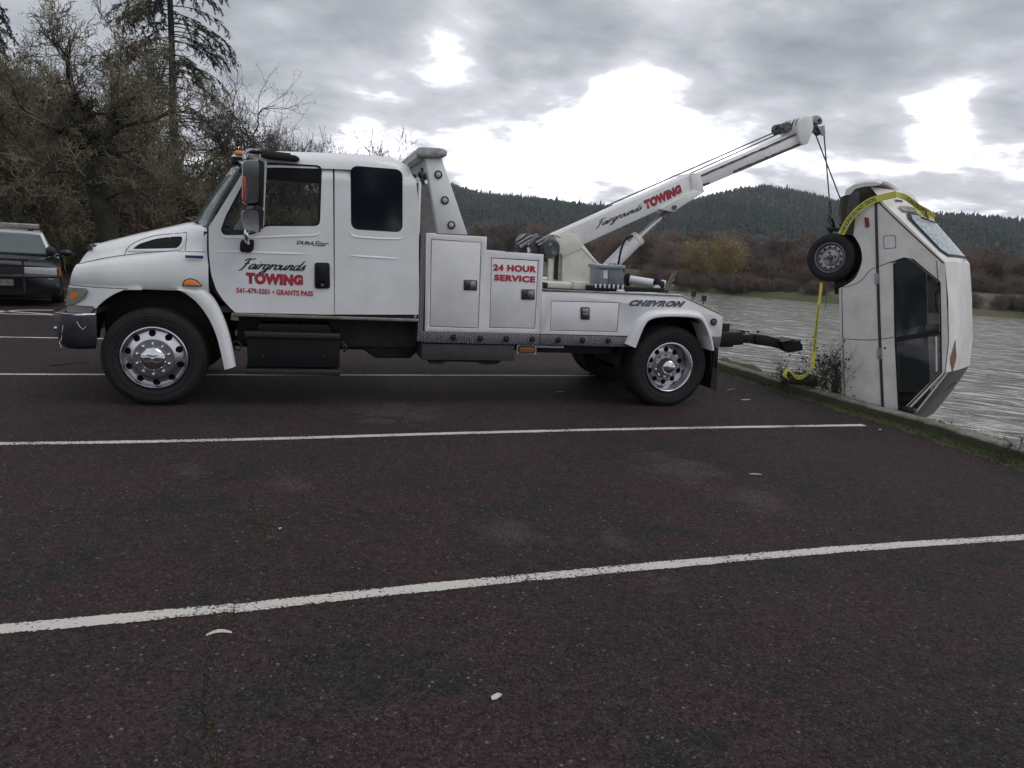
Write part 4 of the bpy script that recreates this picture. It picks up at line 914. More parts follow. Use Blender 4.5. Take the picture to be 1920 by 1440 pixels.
# grille and nose
gs = []
for z, bu in ((1.17, .03), (1.3, .05), (1.45, .05), (1.56, .03), (1.60, .0)):
    u0 = ufront(z); row = []
    for v in (.30, .42, .7, 1.175, WID-.7, WID-.42, WID-.30):
        e_ = 1-abs(v-1.175)/.9; row.append((u0-bu*1.4*max(0, e_)**.5+.01, v, z))
    gs.append(row)
tp('grille', MB().loft(gs, closed=False), M_dark, smooth=40)
gb = MB()
for z in (1.22, 1.3, 1.38, 1.46, 1.54): gb.box(ufront(z)-.05, ufront(z)-.03, .62, WID-.62, z-.008, z+.008)
tp('grille_bar', gb, M_chrome)
q = []
for v in (.24, .3, .4, .6, 1.175): q.append((ufront(1.56)+.01-.05*min(1, (v-.24)/.3), v, 1.57+.02*min(1, (v-.24)/.2)))
q = q+[(a, WID-b, c) for a, b, c in q[:-1]][::-1]
tp('grille_surround', MB().tube(q, .028, 8), M_chrome, smooth=60)
# headlamp and lower front panel (cut by the wheel arch)
def noseM(x, y, z): return (x, y+v0f(x), z)
arch_c = (.02, .55)
low = PP([(111, 542), (336, 540.5)], .0)
ar = .685
lowp = [(ufront(1.19)-.0, 1.19), (-.82, 1.10), (-.84, .985), (-.60, .985)]
a0 = math.acos((-.60-arch_c[0])/ar) if abs((-.60-arch_c[0])/ar) <= 1 else math.pi
archpts = [(arch_c[0]+ar*math.cos(t), arch_c[1]+ar*math.sin(t)) for t in np.linspace(math.radians(145), math.radians(100), 12)]
lowp = [(-.80, 1.19), (-.83, 1.09), (-.845, P(110, 576)[1])]+[(archpts[0][0]-.0, P(190, 576)[1])]+archpts[1:]+[(archpts[-1][0]+.02, 1.19)]
tp('lower_fender', cutbend(plate(lowp, [], -.012, .012), noseM, xs=frange(-.8, 0, .05)), M_white, smooth=40)
lens_p = rnd(PP([(116, 541.5), (158, 541.5), (160, 546), (150, 558), (130, 569), (107, 574), (108, 560)]), .01)
hl = tp('headlight', cutbend(plate(lens_p, [], -.03, -.008), noseM, xs=frange(-.9, -.5, .04)), M_hlens, smooth=40)
obj('turn_signal', cutbend(plate(rnd(PP([(121, 550), (138, 548.5), (139, 556), (130, 563), (116, 566)]), .01), [], -.036, -.02), noseM, xs=frange(-.9, -.5, .04)), M_amber, hl)
obj('lamp_bezel', cutbend(plate(rnd(PP([(107, 571), (130, 566), (149, 555), (159, 545), (161, 547), (151, 560), (131, 572), (106, 578)]), .005), [], -.04, -.006), noseM, xs=frange(-.9, -.5, .04)), mat('olive_grey_plastic', (.20, .20, .16), .5), hl)
# bumper, swept in plan
path = [(-.52, .045), (-.6, .0), (-.7, -.01), (-.78, .02), (-.85, .09), (-.90, .2), (-.93, .4), (-.95, .8), (-.955, 1.175)]
path = path+[(a, WID-b) for a, b in path[:-1]][::-1]
secs = []
for i, (u, v) in enumerate(path):
    a, b = path[max(0, i-1)], path[min(len(path)-1, i+1)]; d = Vector((b[0]-a[0], b[1]-a[1])).normalized(); n = Vector((d.y, -d.x))*-1
    n = Vector((-d.y, d.x)) if n.x > 0 else n
    n = Vector((d.y, -d.x)); 
    if n.dot(Vector((u-.6, v-1.175))) < 0: n = -n
    dent = .02*math.sin(i*2.3)
    prof = [(0, .925), (.02, .93), (.035, .90), (.02+dent*.3, .80), (.03+dent, .72), (.0, .62), (-.04, .575), (-.06, .575), (-.06, .92)]
    secs.append([(u+n.x*o_, v+n.y*o_, z) for o_, z in prof])
bump = tp('front_bumper', MB().loft(secs), M_bumper, smooth=50)
secs2 = [[(u, v, z) for u, v, z in ((Vector(s_[0])+Vector((0, 0, .002))), (Vector(s_[1])+Vector((0, 0, .004))), (Vector(s_[1])+Vector((-.006, -.006, .0))), (Vector(s_[1])+Vector((-.006, -.006, -.012))))] for s_ in secs]
obj('bumper_trim', MB().loft(secs2), M_chrome, bump, smooth=50)
sc = MB()
for pts in ([(118, 610), (115, 636), (111, 642), (115, 652)], [(146, 602), (152, 612), (158, 617), (163, 611)]):
    qq = PP(pts, .0); sc.tube([(a, (.0 if a > -.72 else .04)-.038, b) for a, b in qq], .003, 5)
obj('scratch', sc, M_whitevinyl, bump)
tp('bumper_filler', MB().box(-.78, -.52, .08, WID-.08, .93, .99), M_galv)
tp('tow_pin', MB().tube([(-.90, .3, .74), (-.965, .3, .74)], .022, 10), M_chrome)
# rear part of the front fender: flare running down behind the wheel
outer = PP([(332, 541.5), (362, 541), (385, 546), (404, 566), (420, 600), (432, 640), (441, 688)], -.03)
inner = PP([(331, 543), (352, 553), (372, 570), (392, 598), (406, 630), (414, 660), (421, 693)], -.03)
O_ = smoothline(outer, 5); I_ = smoothline(inner, 5); secs = []
for (a, b), (c, d) in zip(O_, I_):
    m1 = (a*.7+c*.3, b*.7+d*.3); m2 = (a*.3+c*.7, b*.3+d*.7)
    secs.append([(a, .05, b), (a, .0, b), (m1[0], -.035, m1[1]), (m2[0], -.045, m2[1]), (c, -.035, d), (c, .06, d)])
tp('front_fender_flare', MB().loft(secs), M_white, smooth=60)
# dark wheel-well liner
secs = []
for t in np.linspace(math.radians(176), math.radians(-8), 18):
    secs.append([(arch_c[0]+r*math.cos(t), v, arch_c[1]+r*math.sin(t)) for r, v in ((.69, .06), (.70, .06), (.70, .75), (.69, .75))])
tp('wheel_well', MB().loft(secs), M_dark)
tp('wheel_well_wall', MB().box(-.6, .72, .70, .74, .62, 1.3), M_dark)
# ---- wheels
def wheel(u, v, R, rim, kind, far=False):
    w = link(bpy.data.objects.new('wheel', None), truck); w.location = (u, v, R-.008)
    if far: w.rotation_euler.z = math.pi
    wd = .27
    prof = [(rim-.01, .035), (rim+.012, .006), (rim+.04, .0), (R-.10, -.012), (R-.055, -.012), (R-.03, .0), (R-.012, .02), (R-.002, .04), (R, .06)]
    for k in range(4): c = .085+k*.042; prof += [(R, c-.012), (R-.012, c-.006), (R-.012, c+.006), (R, c+.012)]
    prof += [(R-.002, wd-.03), (R-.02, wd-.01), (R-.06, wd), (rim, wd-.02)]
    obj('tyre', MB().lathe(prof, n=72), M_rubber, w, smooth=30)
    rg = MB()
    for r_ in (R-.075, R-.13): rg.lathe([(r_-.004, -.013), (r_, -.018), (r_+.004, -.013)], n=60)
    obj('sidewall_rib', rg, M_rubber, w, smooth=60)
    # serrated shoulder lugs
    lg = MB()
    for k in range(80):
        t = k*2*math.pi/80; c, s_ = math.cos(t), math.sin(t); a = [(R-.045, -.014), (R-.008, .012)]
        for sd_ in (1,):
            p0 = [(r*math.cos(t+dt), y-.003, r*math.sin(t+dt)) for (r, y) in a for dt in (-.018, .018)]
            p1 = [(x_, y_+.02, z_) for x_, y_, z_ in p0]; lg.add(p0+p1, [(0, 1, 3, 2), (0, 2, 6, 4), (1, 5, 7, 3), (2, 3, 7, 6)])
    obj('tread_shoulder', lg, M_rubber, w)
    if kind == 'front':
        obj('rim', MB().lathe([(rim+.0, .02), (rim-.004, -.004), (rim-.014, -.008), (rim-.022, .0), (rim-.026, .03), (rim-.032, .045)], n=64), M_alu, w, smooth=50)
        me = boolcut(dish([(rim-.028, .048), (rim-.035, .036), (.28, .028), (.25, .016), (.22, -.002), (.195, -.016), (.12, -.02), (.02, -.02)]), holeset(10, .255, .035, .58, -.1, .2))
        obj('wheel_disc', me, M_alu, w, smooth=40)
        obj('hole_backing', MB().lathe([(.001, .06), (rim-.03, .075)], n=40), M_seam, w)
        dh = -.03; cap = [(.0, .186)]
        obj('hub_face', MB().lathe([(.195, dh+.012), (.19, dh), (.12, dh-.004), (.001, dh-.004)], n=48), M_hub, w, smooth=40)
        lr, lz, cr = .157, dh, .128
        capm = MB().lathe([(cr, dh-.002), (cr-.004, dh-.03), (cr-.03, dh-.055), (.06, dh-.066), (.001, dh-.07)], n=48)
    else:
        obj('rim', MB().lathe([(rim+.0, .02), (rim-.004, -.004), (rim-.014, -.008), (rim-.024, .0), (rim-.03, .04), (rim-.045, .06), (rim-.05, .13), (rim-.07, .155)], n=64), M_alu, w, smooth=50)
        me = boolcut(dish([(rim-.065, .150), (.235, .140), (.20, .134), (.17, .135), (.12, .135), (.02, .135)]), holeset(10, .205, .033, .5, 0, .3))
        obj('wheel_disc', me, M_alu, w, smooth=40)
        obj('hole_backing', MB().lathe([(.001, .19), (rim-.05, .19)], n=40), M_seam, w)
        dh = .13; lr, cr = .132, .088
        obj('hub_face', MB().lathe([(.165, .14), (.16, dh-.01), (.11, dh-.015), (.1, dh-.02), (.095, .03), (.09, .02)], n=48), M_hub, w, smooth=40)
        capm = MB().lathe([(cr, .03), (cr, .01), (cr-.01, -.005), (.06, -.018), (.001, -.022)], n=48)
    obj('hub_cap', capm, M_chrome, w, smooth=60)
    base = MB().lathe([(.020, .0), (.019, -.02), (.013, -.034), (.006, -.04), (.0005, -.041)], n=12)
    nb = None
    for k in range(10):
        t = k*math.pi/5+math.pi/2
        if nb is None: nb = obj('lug_nut', base, M_chrome, w, smooth=60); o = nb
        else: o = nb.copy(); S.collection.objects.link(o)
        o.location = (lr*math.cos(t), dh-.002, lr*math.sin(t))
    return w
UH = P(1253.5, 689, .04)[0]
wheel(P(289, 670, .02)[0], .02, .507, .325, 'front')
wheel(P(289, 670, .02)[0], WID-.02, .507, .325, 'front', True)
wheel(UH, .015, .50, .31, 'rear'); wheel(UH, WID-.015, .50, .31, 'rear', True)
def dual(v):
    o = obj('inner_dual_tyre', MB().lathe([(.3, .02), (.34, 0), (.44, -.01), (.49, .02), (.5, .05), (.5, .22), (.44, .26), (.3, .25)], n=48), M_rubber, truck, smooth=40)
    o.location = (UH, v, .492)
dual(.33); dual(WID-.60)
tp('rear_axle', MB().tube([(UH, .3, .5), (UH, WID-.3, .5)], .1, 12).ball((UH, WID/2, .5), .24), M_dark, smooth=60)
tp('front_axle', MB().tube([(0, .25, .5), (0, WID-.25, .5)], .07, 10), M_dark)
# ---- chassis
tp('frame_rail', MB().box(-.6, 7.0, .72, .80, .72, .98), M_dark); tp('frame_rail', MB().box(-.6, 7.0, WID-.8, WID-.72, .72, .98), M_dark)
tp('under_cab_skirt', MB().box(.78, 2.72, .35, .40, .62, .96), M_dark)
tp('fuel_tank', MB().prism(PP([(640, 598), (786, 600), (786, 655), (770, 672), (704, 672), (680, 655), (640, 655)], .4), .40, .95), M_dark, bevel=.02)
tp('exhaust_pipe', MB().tube([(.6, .6, .62), (1.2, .55, .6), (3.6, .6, .62), (5.0, .7, .65)], .06, 10), M_dark, smooth=60)
tp('air_line', MB().tube([(.72, .3, .62), (.78, .3, .66), (.84, .3, .60), (.8, .3, .55), (.73, .3, .58)], .012, 6), M_galv)
cp = MB()
for k in range(3): cp.tube([(P(637, 660, .2)[0]+.02, .25+.05*k, .68-.04*k), (P(650, 662, .2)[0], .25+.05*k, .63-.03*k), (P(645, 675, .2)[0], .3, .56)], .012, 6)
tp('air_line', cp, mat('copper_hose', (.22, .12, .09), .5))
# step box
st = tp('battery_box', MB().prism(PP([(462, 624), (637, 628), (637, 690), (464, 690)], .02), .03, .5), M_black, bevel=.015)
tp('battery_box_lid', MB().prism(rnd(PP([(486, 604), (616, 606), (622, 624), (482, 622)], .2), .03), .08, .5), M_black, bevel=.02)
for k in range(6):
    c = P(492+k*24, 615, .08)[0]; tp('lid_rib', MB().box(c-.012, c+.012, .07, .09, P(500, 622, .08)[1], P(500, 606, .08)[1]), M_black, bevel=.004)
for y_ in (625, 695):
    (a, b), (c, d) = P(459, y_, -.02), P(638, y_+3, -.02)
    tr = tp('step_tread', MB().box(a, c, -.05, .28, b-.035, b+.02), mat('step_grey%d' % y_, (.035, .037, .04), .45, .4), bevel=.006)
    for k in range(14):
        x = a+(c-a)*(k+.5)/14; obj('grip_notch', MB().box(x-.025, x+.025, -.055, -.045, b-.022, b+.004), M_dark, tr)
for xx in (493, 605):
    for y_ in (655, 668): tp('bolt', MB().ball((P(xx, y_, .03)[0], .028, P(xx, y_, .03)[1]), .012, 5), M_steel)
tp('corner_bracket', MB().prism(PP([(433, 592), (447, 592), (447, 601), (433, 600)], .03), .03, .1), M_galv)
# ================================================================== wrecker body
body = PP([(799, 437.5), (913, 444), (912, 470.3), (1019.5, 477), (1012.5, 626), (796.5, 621)])
d1 = PP([(808.5, 448), (903, 455), (897.5, 616), (805.5, 612.5)]); d2 = PP([(921.5, 483), (1010, 488.5), (1003.5, 616.5), (917.5, 614.7)])
bd = tp('utility_body', plate(body, [d1, d2], 0, .04), M_body, bevel=.004)
tp('body_interior', MB().box(P(800, 500)[0], P(1012, 600)[0], .045, .10, .86, 1.75), M_seam)
tp('body_shell', MB().prism([(P(799, 500)[0], .86), (P(1012, 600)[0], .86), (P(1018, 480)[0], 1.764), (3.42, 1.764), (3.42, 1.918), (P(799, 500)[0], 1.918)], .10, .6), M_body)
tp('body_shell', MB().prism([(P(799, 500)[0], .86), (P(1012, 600)[0], .86), (P(1018, 480)[0], 1.764), (3.42, 1.764), (3.42, 1.918), (P(799, 500)[0], 1.918)], WID-.6, WID), M_body)
tp('body_front_wall', MB().box(P(785, 520)[0]+.01, P(797, 500)[0], .0, WID, .74, 1.925), M_tread)
def inset(poly, w):
    c = np.mean(poly, axis=0); return [tuple(np.array(q)-np.sign(np.array(q)-c)*w) for q in poly]
def latch(cx_, cy_, w, h, par, vert=False):
    l_ = obj('latch', MB().prism(rnd(PP([(cx_-w, cy_-h), (cx_+w, cy_-h+.5), (cx_+w, cy_+h), (cx_-w, cy_+h-.5)]), .012), -.008, .01), M_steel, par, bevel=.003)
    k = (cx_-w*.0, cx_+w*.8) if not vert else (cx_-w*.7, cx_+w*.7)
    obj('latch_paddle', MB().prism(PP([(k[0], cy_-h*.7), (k[1], cy_-h*.7), (k[1], cy_+h*(.7 if not vert else 0)), (k[0], cy_+h*(.7 if not vert else 0))]), -.016, -.006), M_brush, par, bevel=.003)
for poly, lx, ly, v_ in ((d1, 882, 534.5, 0), (d2, 990, 552, 0)):
    dd = tp('compartment_door', MB().prism(inset(poly, .007), .002, .03), M_body, bevel=.006)
    latch(lx, ly, 12.5, 10, dd)
dd24 = dd
obj('lettering', layP(textmesh('24 HOUR', .055, space=1.1), (924.5, 507.5), (1005.5, 511), (925, 495), -.003), M_red, dd24)
obj('lettering', layP(textmesh('SERVICE', .055, space=1.1), (926, 526), (1003, 530), (927, 514), -.003), M_red, dd24)
# rear low body with arch
ac = (UH, .50); rear_arch = PP([(1186, 640), (1200, 605), (1216, 591), (1240, 587), (1266, 586), (1305, 589), (1318, 597), (1331, 625), (1338, 655)])
lowb = PP([(1016.5, 547), (1277, 552), (1356, 592)])+[P(1352.5, 631)]+[P(1336, 631)]+[tuple(q) for q in smoothline(rear_arch, 3)][::-1]+PP([(1177, 629.5), (1013, 626)])
lowb = PP([(1016.5, 547), (1277, 552), (1356, 592), (1352.5, 631), (1334.5, 631)])+[tuple(q) for q in smoothline(rear_arch[:-1], 3)][::-1]+PP([(1184, 630), (1013, 626)])
dr = PP([(1034, 564), (1162, 567), (1157.5, 622.5), (1031, 620)])
tp('rear_body', plate(lowb, [dr], .001, .04), M_body, bevel=.004)
tp('body_interior', MB().box(4.15, 5.15, .045, .10, .85, 1.28), M_seam)
dd = tp('compartment_door', MB().prism(inset(dr, .006), .003, .03), M_body, bevel=.006)
latch(1097, 587.5, 8.5, 12, dd, True)
obj('latch_bar', MB().prism(PP([(1091, 588), (1103, 588), (1103, 590.5), (1091, 590.5)]), -.022, -.01), M_chrome, dd)
zt = P(1150, 549.5)[1]
tp('deck', MB().box(4.10, P(1277, 552)[0], .02, WID, zt-.08, zt-.006), M_tread)
tp('deck_edge', MB().box(4.105, P(1277, 552)[0], -.006, .03, zt-.008, zt+.012), M_galv, bevel=.003)
(a, b), (c, d) = P(1277, 552), P(1356, 592)
tp('deck_tail', MB().prism([(a, zt+.01), (c, d+.008), (c, d-.06), (a, zt-.07)], .04, WID), M_body)
tp('tail_edge', MB().tube([(a, .01, zt+.006), (c, .01, d+.006)], .014, 6), M_galv)
tp('tail_panel', MB().box(c-.02, c, .0, WID, .90, d-.0), M_body)
tp('rear_body', MB().prism([(4.1, .85), (5.1, .85), (5.1, zt-.08), (4.1, zt-.08)], WID-.04, WID), M_body)
tp('rear_body', MB().prism([(5.1, 1.2), (6.45, 1.1), (6.3, 1.2), (a, zt-.08), (5.1, zt-.08)], WID-.04, WID), M_body)
lp = MB()
for cxp, cyp in ((1300, 553), (1319.5, 562)):
    q = P(cxp, cyp, .15); lp.box(q[0]-.02, q[0]+.02, .12, .17, q[1]-.02, q[1]+.05).tube([(q[0], .145, q[1]-.1), (q[0], .145, q[1])], .008, 5)
tp('work_lamp', lp, M_dark)
mb = MB().lathe([(.034, -.002), (.036, -.012), (.024, -.016)], n=24); mb2 = MB().lathe([(.024, -.014), (.012, -.02), (.001, -.021)], n=20)
def roundlight(px_, py_, m1, m2, v=0., s=1., par=None):
    (u, z) = P(px_, py_, v)
    o = tp('marker_light', mb, m1, smooth=50, parent=par or truck); o.location = (u, v, z); o.scale = (s, 1, s)
    o2 = obj('lens', mb2, m2, o, smooth=50)
roundlight(1337.5, 603.5, M_black, mat('smoked_lens', (.12, .09, .08), .25), 0, 1.25)
# tread skirt with lights
skz = P(900, 643)[1]
sk = tp('tread_skirt', MB().box(P(790, 630)[0], 4.107, -.004, .05, skz-.01, .856), M_tread, bevel=.004)
sk2 = tp('tread_skirt', MB().box(4.113, P(1186, 640)[0], -.004, .05, skz-.005, .852), M_tread, bevel=.004)
tp('tread_skirt', MB().prism(PP([(1335, 631), (1352.5, 631), (1349, 650), (1337, 652)]), -.004, .04), M_tread, bevel=.004)
for x, y in ((850, 632), (900, 634), (949, 635), (998, 636), (1046, 637), (1092, 638), (1140, 638.5)): roundlight(x, y, M_black, M_dark, -.004, .92)
tp('underbody_box', MB().prism(PP([(791, 644), (965, 647), (964.5, 677), (790, 675)], .03), .03, .6), M_under, bevel=.006)
tp('underbody_hanger', MB().prism(PP([(800, 676), (940, 678), (930, 683), (905, 684), (893, 679), (838, 678), (828, 683), (805, 681)], .1), .1, .5), M_dark)
mp = tp('marker_panel', MB().prism(PP([(969, 647), (1005, 647.5), (1005, 664), (969, 663)], .06), .05, .07), M_body, bevel=.003)
obj('marker_lens', MB().prism(rnd(PP([(973, 650), (1002, 650.5), (1002, 661.5), (973, 661)], .05), .03, 5), .035, .052), M_orange, mp, bevel=.006)
obj('marker_bezel', MB().prism(rnd(PP([(971, 648.5), (1004, 649), (1004, 663), (971, 662.5)], .05), .035, 5), .044, .0505), M_black, mp)
tp('reflective_strip', MB().prism(PP([(1006, 647.5), (1057, 649), (1057, 653), (1006, 651.5)], .1), .1, .11), M_whitevinyl)
tp('crossmember', MB().box(4.0, 5.3, .3, .45, .60, .75), M_dark)
# rear fender flare
path = [tuple(q) for q in smoothline(PP([(1181, 648), (1197, 612), (1210, 596), (1230, 588.5), (1262, 587), (1302, 589.5), (1317, 598), (1329, 626), (1335, 656)], -.03), 5)]
secs = []
for i, (u, z) in enumerate(path):
    a, b = path[max(0, i-1)], path[min(len(path)-1, i+1)]; d = Vector((b[0]-a[0], b[1]-a[1])).normalized(); n = Vector((-d.y, d.x)); w_ = .042+.024*max(0, 1-i/10)-.018*max(0, (i-26)/14)
    secs.append([(u+n.x*o_, v, z+n.y*o_) for o_, v in ((w_, .0), (w_*.8, -.03), (w_*.2, -.075), (-w_*.6, -.085), (-w_*.9, -.08), (-w_, .25), (-w_+.01, .25), (-w_+.02, .0))])
tp('rear_fender_flare', MB().loft(secs), M_body, smooth=60)
tp('wheel_well_wall', MB().box(5.1, 6.44, .66, .70, .5, zt-.1), M_dark)
tp('wheel_well', MB().loft([[(ac[0]+.66*math.cos(t), v, .48+r*math.sin(t)) for r, v in ((.67, .04), (.69, .04), (.69, .7), (.67, .7))] for t in np.linspace(math.pi, 0, 14)]), M_dark)
tp('mud_flap', MB().prism(PP([(1333, 654), (1347, 652), (1344, 735), (1331, 728)], .1), .1, .12), M_dark)
tp('mud_flap', MB().box(6.42, 6.44, .06, .66, .22, .75), M_dark)
# pylon, light bar, headache rack
py = PP([(797.5, 291.7), (827.5, 294), (876.7, 440), (821.7, 437.3)])
pl = tp('light_pylon', MB().prism(py, .0, .16), M_white, bevel=.006)
tp('light_pylon', MB().prism(py, WID-.16, WID), M_white, bevel=.006)
for x, y in ((821.5, 327.5), (833.8, 375.5), (846, 422)): roundlight(x, y, M_black, M_lens, .0, 1.22, pl)
tp('pylon_crossbeam', MB().box(py[0][0]+.02, py[1][0]-.03, .161, WID-.161, 2.56, 2.70), M_white)
(lu0, lz0), (lu1, lz1) = P(783, 277, -.03), P(838.5, 279, -.03)
lb = tp('light_bar', MB().prism(rnd([(lu0, lz0-.10), (lu0-.02, lz0-.05), (lu0+.0, lz0), (lu0+.06, lz0+.012), (lu1-.05, lz1+.0), (lu1, lz1-.02), (lu1, lz1-.07), (lu1-.07, lz1-.10)], .01), -.04, WID+.04), M_brush, bevel=.008)
tp('headache_board', MB().prism(PP([(788, 342), (800, 352), (822, 437), (787.5, 437)], .25), .25, .28), mat('bare_aluminium', (.36, .35, .33), .55, .4, col2=(.28, .27, .25), vs=25))
o = tp('floodlight', MB().lathe([(.001, -.05), (.05, -.045), (.07, 0), (.06, .05), (.001, .07)], n=18), M_steel, smooth=50); o.location = (P(792, 326, .3)[0]+.02, .3, P(792, 326, .3)[1])
tp('tool_rack', MB().tube([(P(795, 330, .4)[0], .4, 2.45), (P(815, 420, .4)[0], .4, 2.0)], .02, 6).tube([(P(790, 318, .35)[0], .35, 2.55), (P(800, 345, .35)[0], .5, 2.4)], .025, 6), M_steel)
# ---- boom
BV = 1.0; BV2 = 1.36
def bp(pts, v=BV): return PP(pts, v)
boom = tp('boom', MB().prism(bp([(1041, 440.5), (1302, 323), (1311, 361), (1240, 392), (1094, 458.5), (1060, 452)]), BV, BV2), M_boom, bevel=.012)
tp('boom_collar', MB().prism(bp([(1294, 325.5), (1311, 323.5), (1320, 360), (1300, 369), (1296, 352)]), BV-.02, BV2+.02), M_boom, bevel=.012)
tp('boom_gusset', MB().prism(bp([(1237, 391), (1240, 393), (1264, 397.5), (1276, 388), (1318, 362), (1300, 356), (1290, 362)], BV-.03), BV-.035, BV+.02), M_boom, bevel=.006)
tp('boom_gusset', MB().prism(bp([(1237, 391), (1264, 397.5), (1276, 388), (1318, 362), (1300, 356), (1290, 362)], BV-.03), BV2-.02, BV2+.03), M_boom, bevel=.006)
pc = P(1264, 389.5, BV-.04); tp('pivot_pin', MB().tube([(pc[0], BV-.06, pc[1]), (pc[0], BV2+.05, pc[1])], .032, 14), M_steel, smooth=50)
ext = bp([(1308, 328), (1500, 246.5), (1508, 270.5), (1318, 351)], BV+.03)
ex = tp('boom_extension', MB().prism(ext, BV+.03, BV2-.03), M_boom, bevel=.008)
def strip(a, b, c, d, v0, v1, m, jag=0, name='wear_strip', par=None):
    n = 22; top = [(a[0]+(b[0]-a[0])*t/n, a[1]+(b[1]-a[1])*t/n+random.uniform(-jag, jag)) for t in range(n+1)]; bot = [(c[0]+(d[0]-c[0])*t/n, c[1]+(d[1]-c[1])*t/n+random.uniform(-jag, jag)) for t in range(n+1)]
    q = PP(top, v0)+PP(bot, v0)[::-1]; return tp(name, plate(q, [], v0, v1), m, parent=par or ex)
M_wear = mat('worn_grease', (.11, .105, .115), .6, var=.4, vs=20)
strip((1314, 328.5), (1493, 249.5), (1315, 331.5), (1494, 253.5), BV+.024, BV+.03, M_wear, .7)
strip((1375, 320), (1500, 268.5), (1376, 325.5), (1503, 271.5), BV+.024, BV+.03, M_wear, .8)
strip((1318, 345), (1330, 341), (1319, 349), (1331, 344.5), BV+.024, BV+.03, M_wear, .5)
# boom head
tp('boom_head', MB().prism(rnd(bp([(1494, 247), (1497, 226), (1508, 217), (1522, 217), (1524, 240), (1514, 270), (1503, 272.5), (1498, 266)]), .03), BV-.02, BV2+.02), M_boom, bevel=.012)
for x, y in ((1476, 239), (1499, 232)):
    c = P(x, y, BV+.05); 
    sh = MB().lathe([(.062, -.045), (.072, -.04), (.05, -.012), (.05, .012), (.072, .04), (.062, .045), (.001, .045)], n=26).lathe([(.001, -.045), (.062, -.045)], n=26)
    for vv in (BV+.08, BV2-.09): o = tp('sheave', sh, M_steel, smooth=40); o.location = (c[0], vv, c[1])
tp('sheave_plate', MB().prism(bp([(1478, 233), (1512, 218), (1514, 245), (1482, 250)], BV+.14), BV+.14, BV+.16).prism(bp([(1478, 233), (1512, 218), (1514, 245), (1482, 250)], BV+.14), BV2-.16, BV2-.14), M_boom)
for i, vv in enumerate((BV+.0, BV2-.13)):
    sw_ = tp('swivel_head', MB().prism(rnd(PP([(1523, 219), (1531, 215), (1539, 218), (1543, 226), (1542, 233), (1535, 231), (1530, 232), (1523, 228)], vv), .02), vv, vv+.13), M_brush, bevel=.01)
    obj('sheave', MB().prism(rnd(PP([(1523, 228), (1529, 231), (1537, 235), (1543, 250), (1538, 254), (1532, 247), (1526, 249), (1521, 246)], vv), .01), vv+.03, vv+.10), M_steel, sw_, bevel=.006)
    obj('guide_plate', MB().prism(PP([(1533, 237), (1546, 234), (1547.5, 253), (1541, 255)], vv), vv-.005, vv+.012), M_brush, sw_, bevel=.003)
    c = P(1536.5, 225.5, vv); obj('pin', MB().lathe([(.001, -.03), (.02, -.028), (.03, -.01), (.03, .0)], (c[0], vv, c[1]), n=16), M_steel, sw_, smooth=50)
# boom lettering
obj('lettering', layP(scriptmesh('Fairgrounds'), (1117, 433.5), (1205, 398), (1116, 415), BV-.004), M_ink, boom)
obj('lettering', layP(textmesh('TOWING', .06, space=1.1), (1211.5, 392), (1278.5, 361.5), (1207.5, 377.5), BV-.006), M_red, boom)
obj('lettering', layP(textmesh('TOWING', .08, space=1.08), (1211, 394), (1279.5, 362.5), (1206.5, 376.5), BV-.003), MATS['lettering_outline'], boom)
# mast / turret
tp('mast', MB().prism(bp([(1038, 443), (1050, 448), (1058, 443), (1080, 440), (1094, 459), (1124, 497), (1125, 536), (1053, 534), (1054, 479), (1049, 470)], BV-.05), BV-.06, BV-.02), M_cream, bevel=.006)
tp('mast', MB().prism(bp([(1038, 443), (1050, 448), (1080, 440), (1094, 459), (1124, 497), (1125, 536), (1053, 534), (1054, 479)], BV-.05), BV2+.02, BV2+.06), M_cream, bevel=.006)
tp('mast_doubler', MB().prism(bp([(1040, 443), (1050, 449), (1060, 436.5), (1081, 440), (1092, 456), (1090, 467), (1056, 481), (1050, 476)], BV-.07), BV-.075, BV-.06), M_cream, bevel=.006)
tp('mast_fold', MB().tube([(P(a, b, BV-.07)[0], BV-.062, P(a, b, BV-.07)[1]) for a, b in ((1080, 452), (1124, 497))], .012, 6), M_white)
tp('mast_post', MB().prism(bp([(1048, 476), (1056, 478), (1055, 537), (1045, 537)], BV-.05), BV-.05, BV-.0), M_galv)
tp('mast_post', MB().prism(bp([(1029, 484), (1037, 487), (1036, 535), (1028, 535)], BV-.05), BV-.05, BV-.0), M_cream)
tp('mast_base', MB().box(P(1020, 530, .5)[0], P(1130, 530, .5)[0], .45, WID-.3, zt, P(1080, 534, .45)[1]+.015), M_cream, bevel=.01)
tp('mast_base_block', MB().box(P(1075, 530, .42)[0], P(1102, 530, .42)[0], .40, .55, zt, P(1080, 528, .42)[1]), M_cream, bevel=.008)
tp('hydraulic_hose', MB().tube([(P(1040, 480, BV)[0], BV-.02, 1.85), (P(1043, 500, BV)[0], BV, 1.7), (P(1042, 530, BV)[0], BV, 1.45)], .03, 8), M_dark)
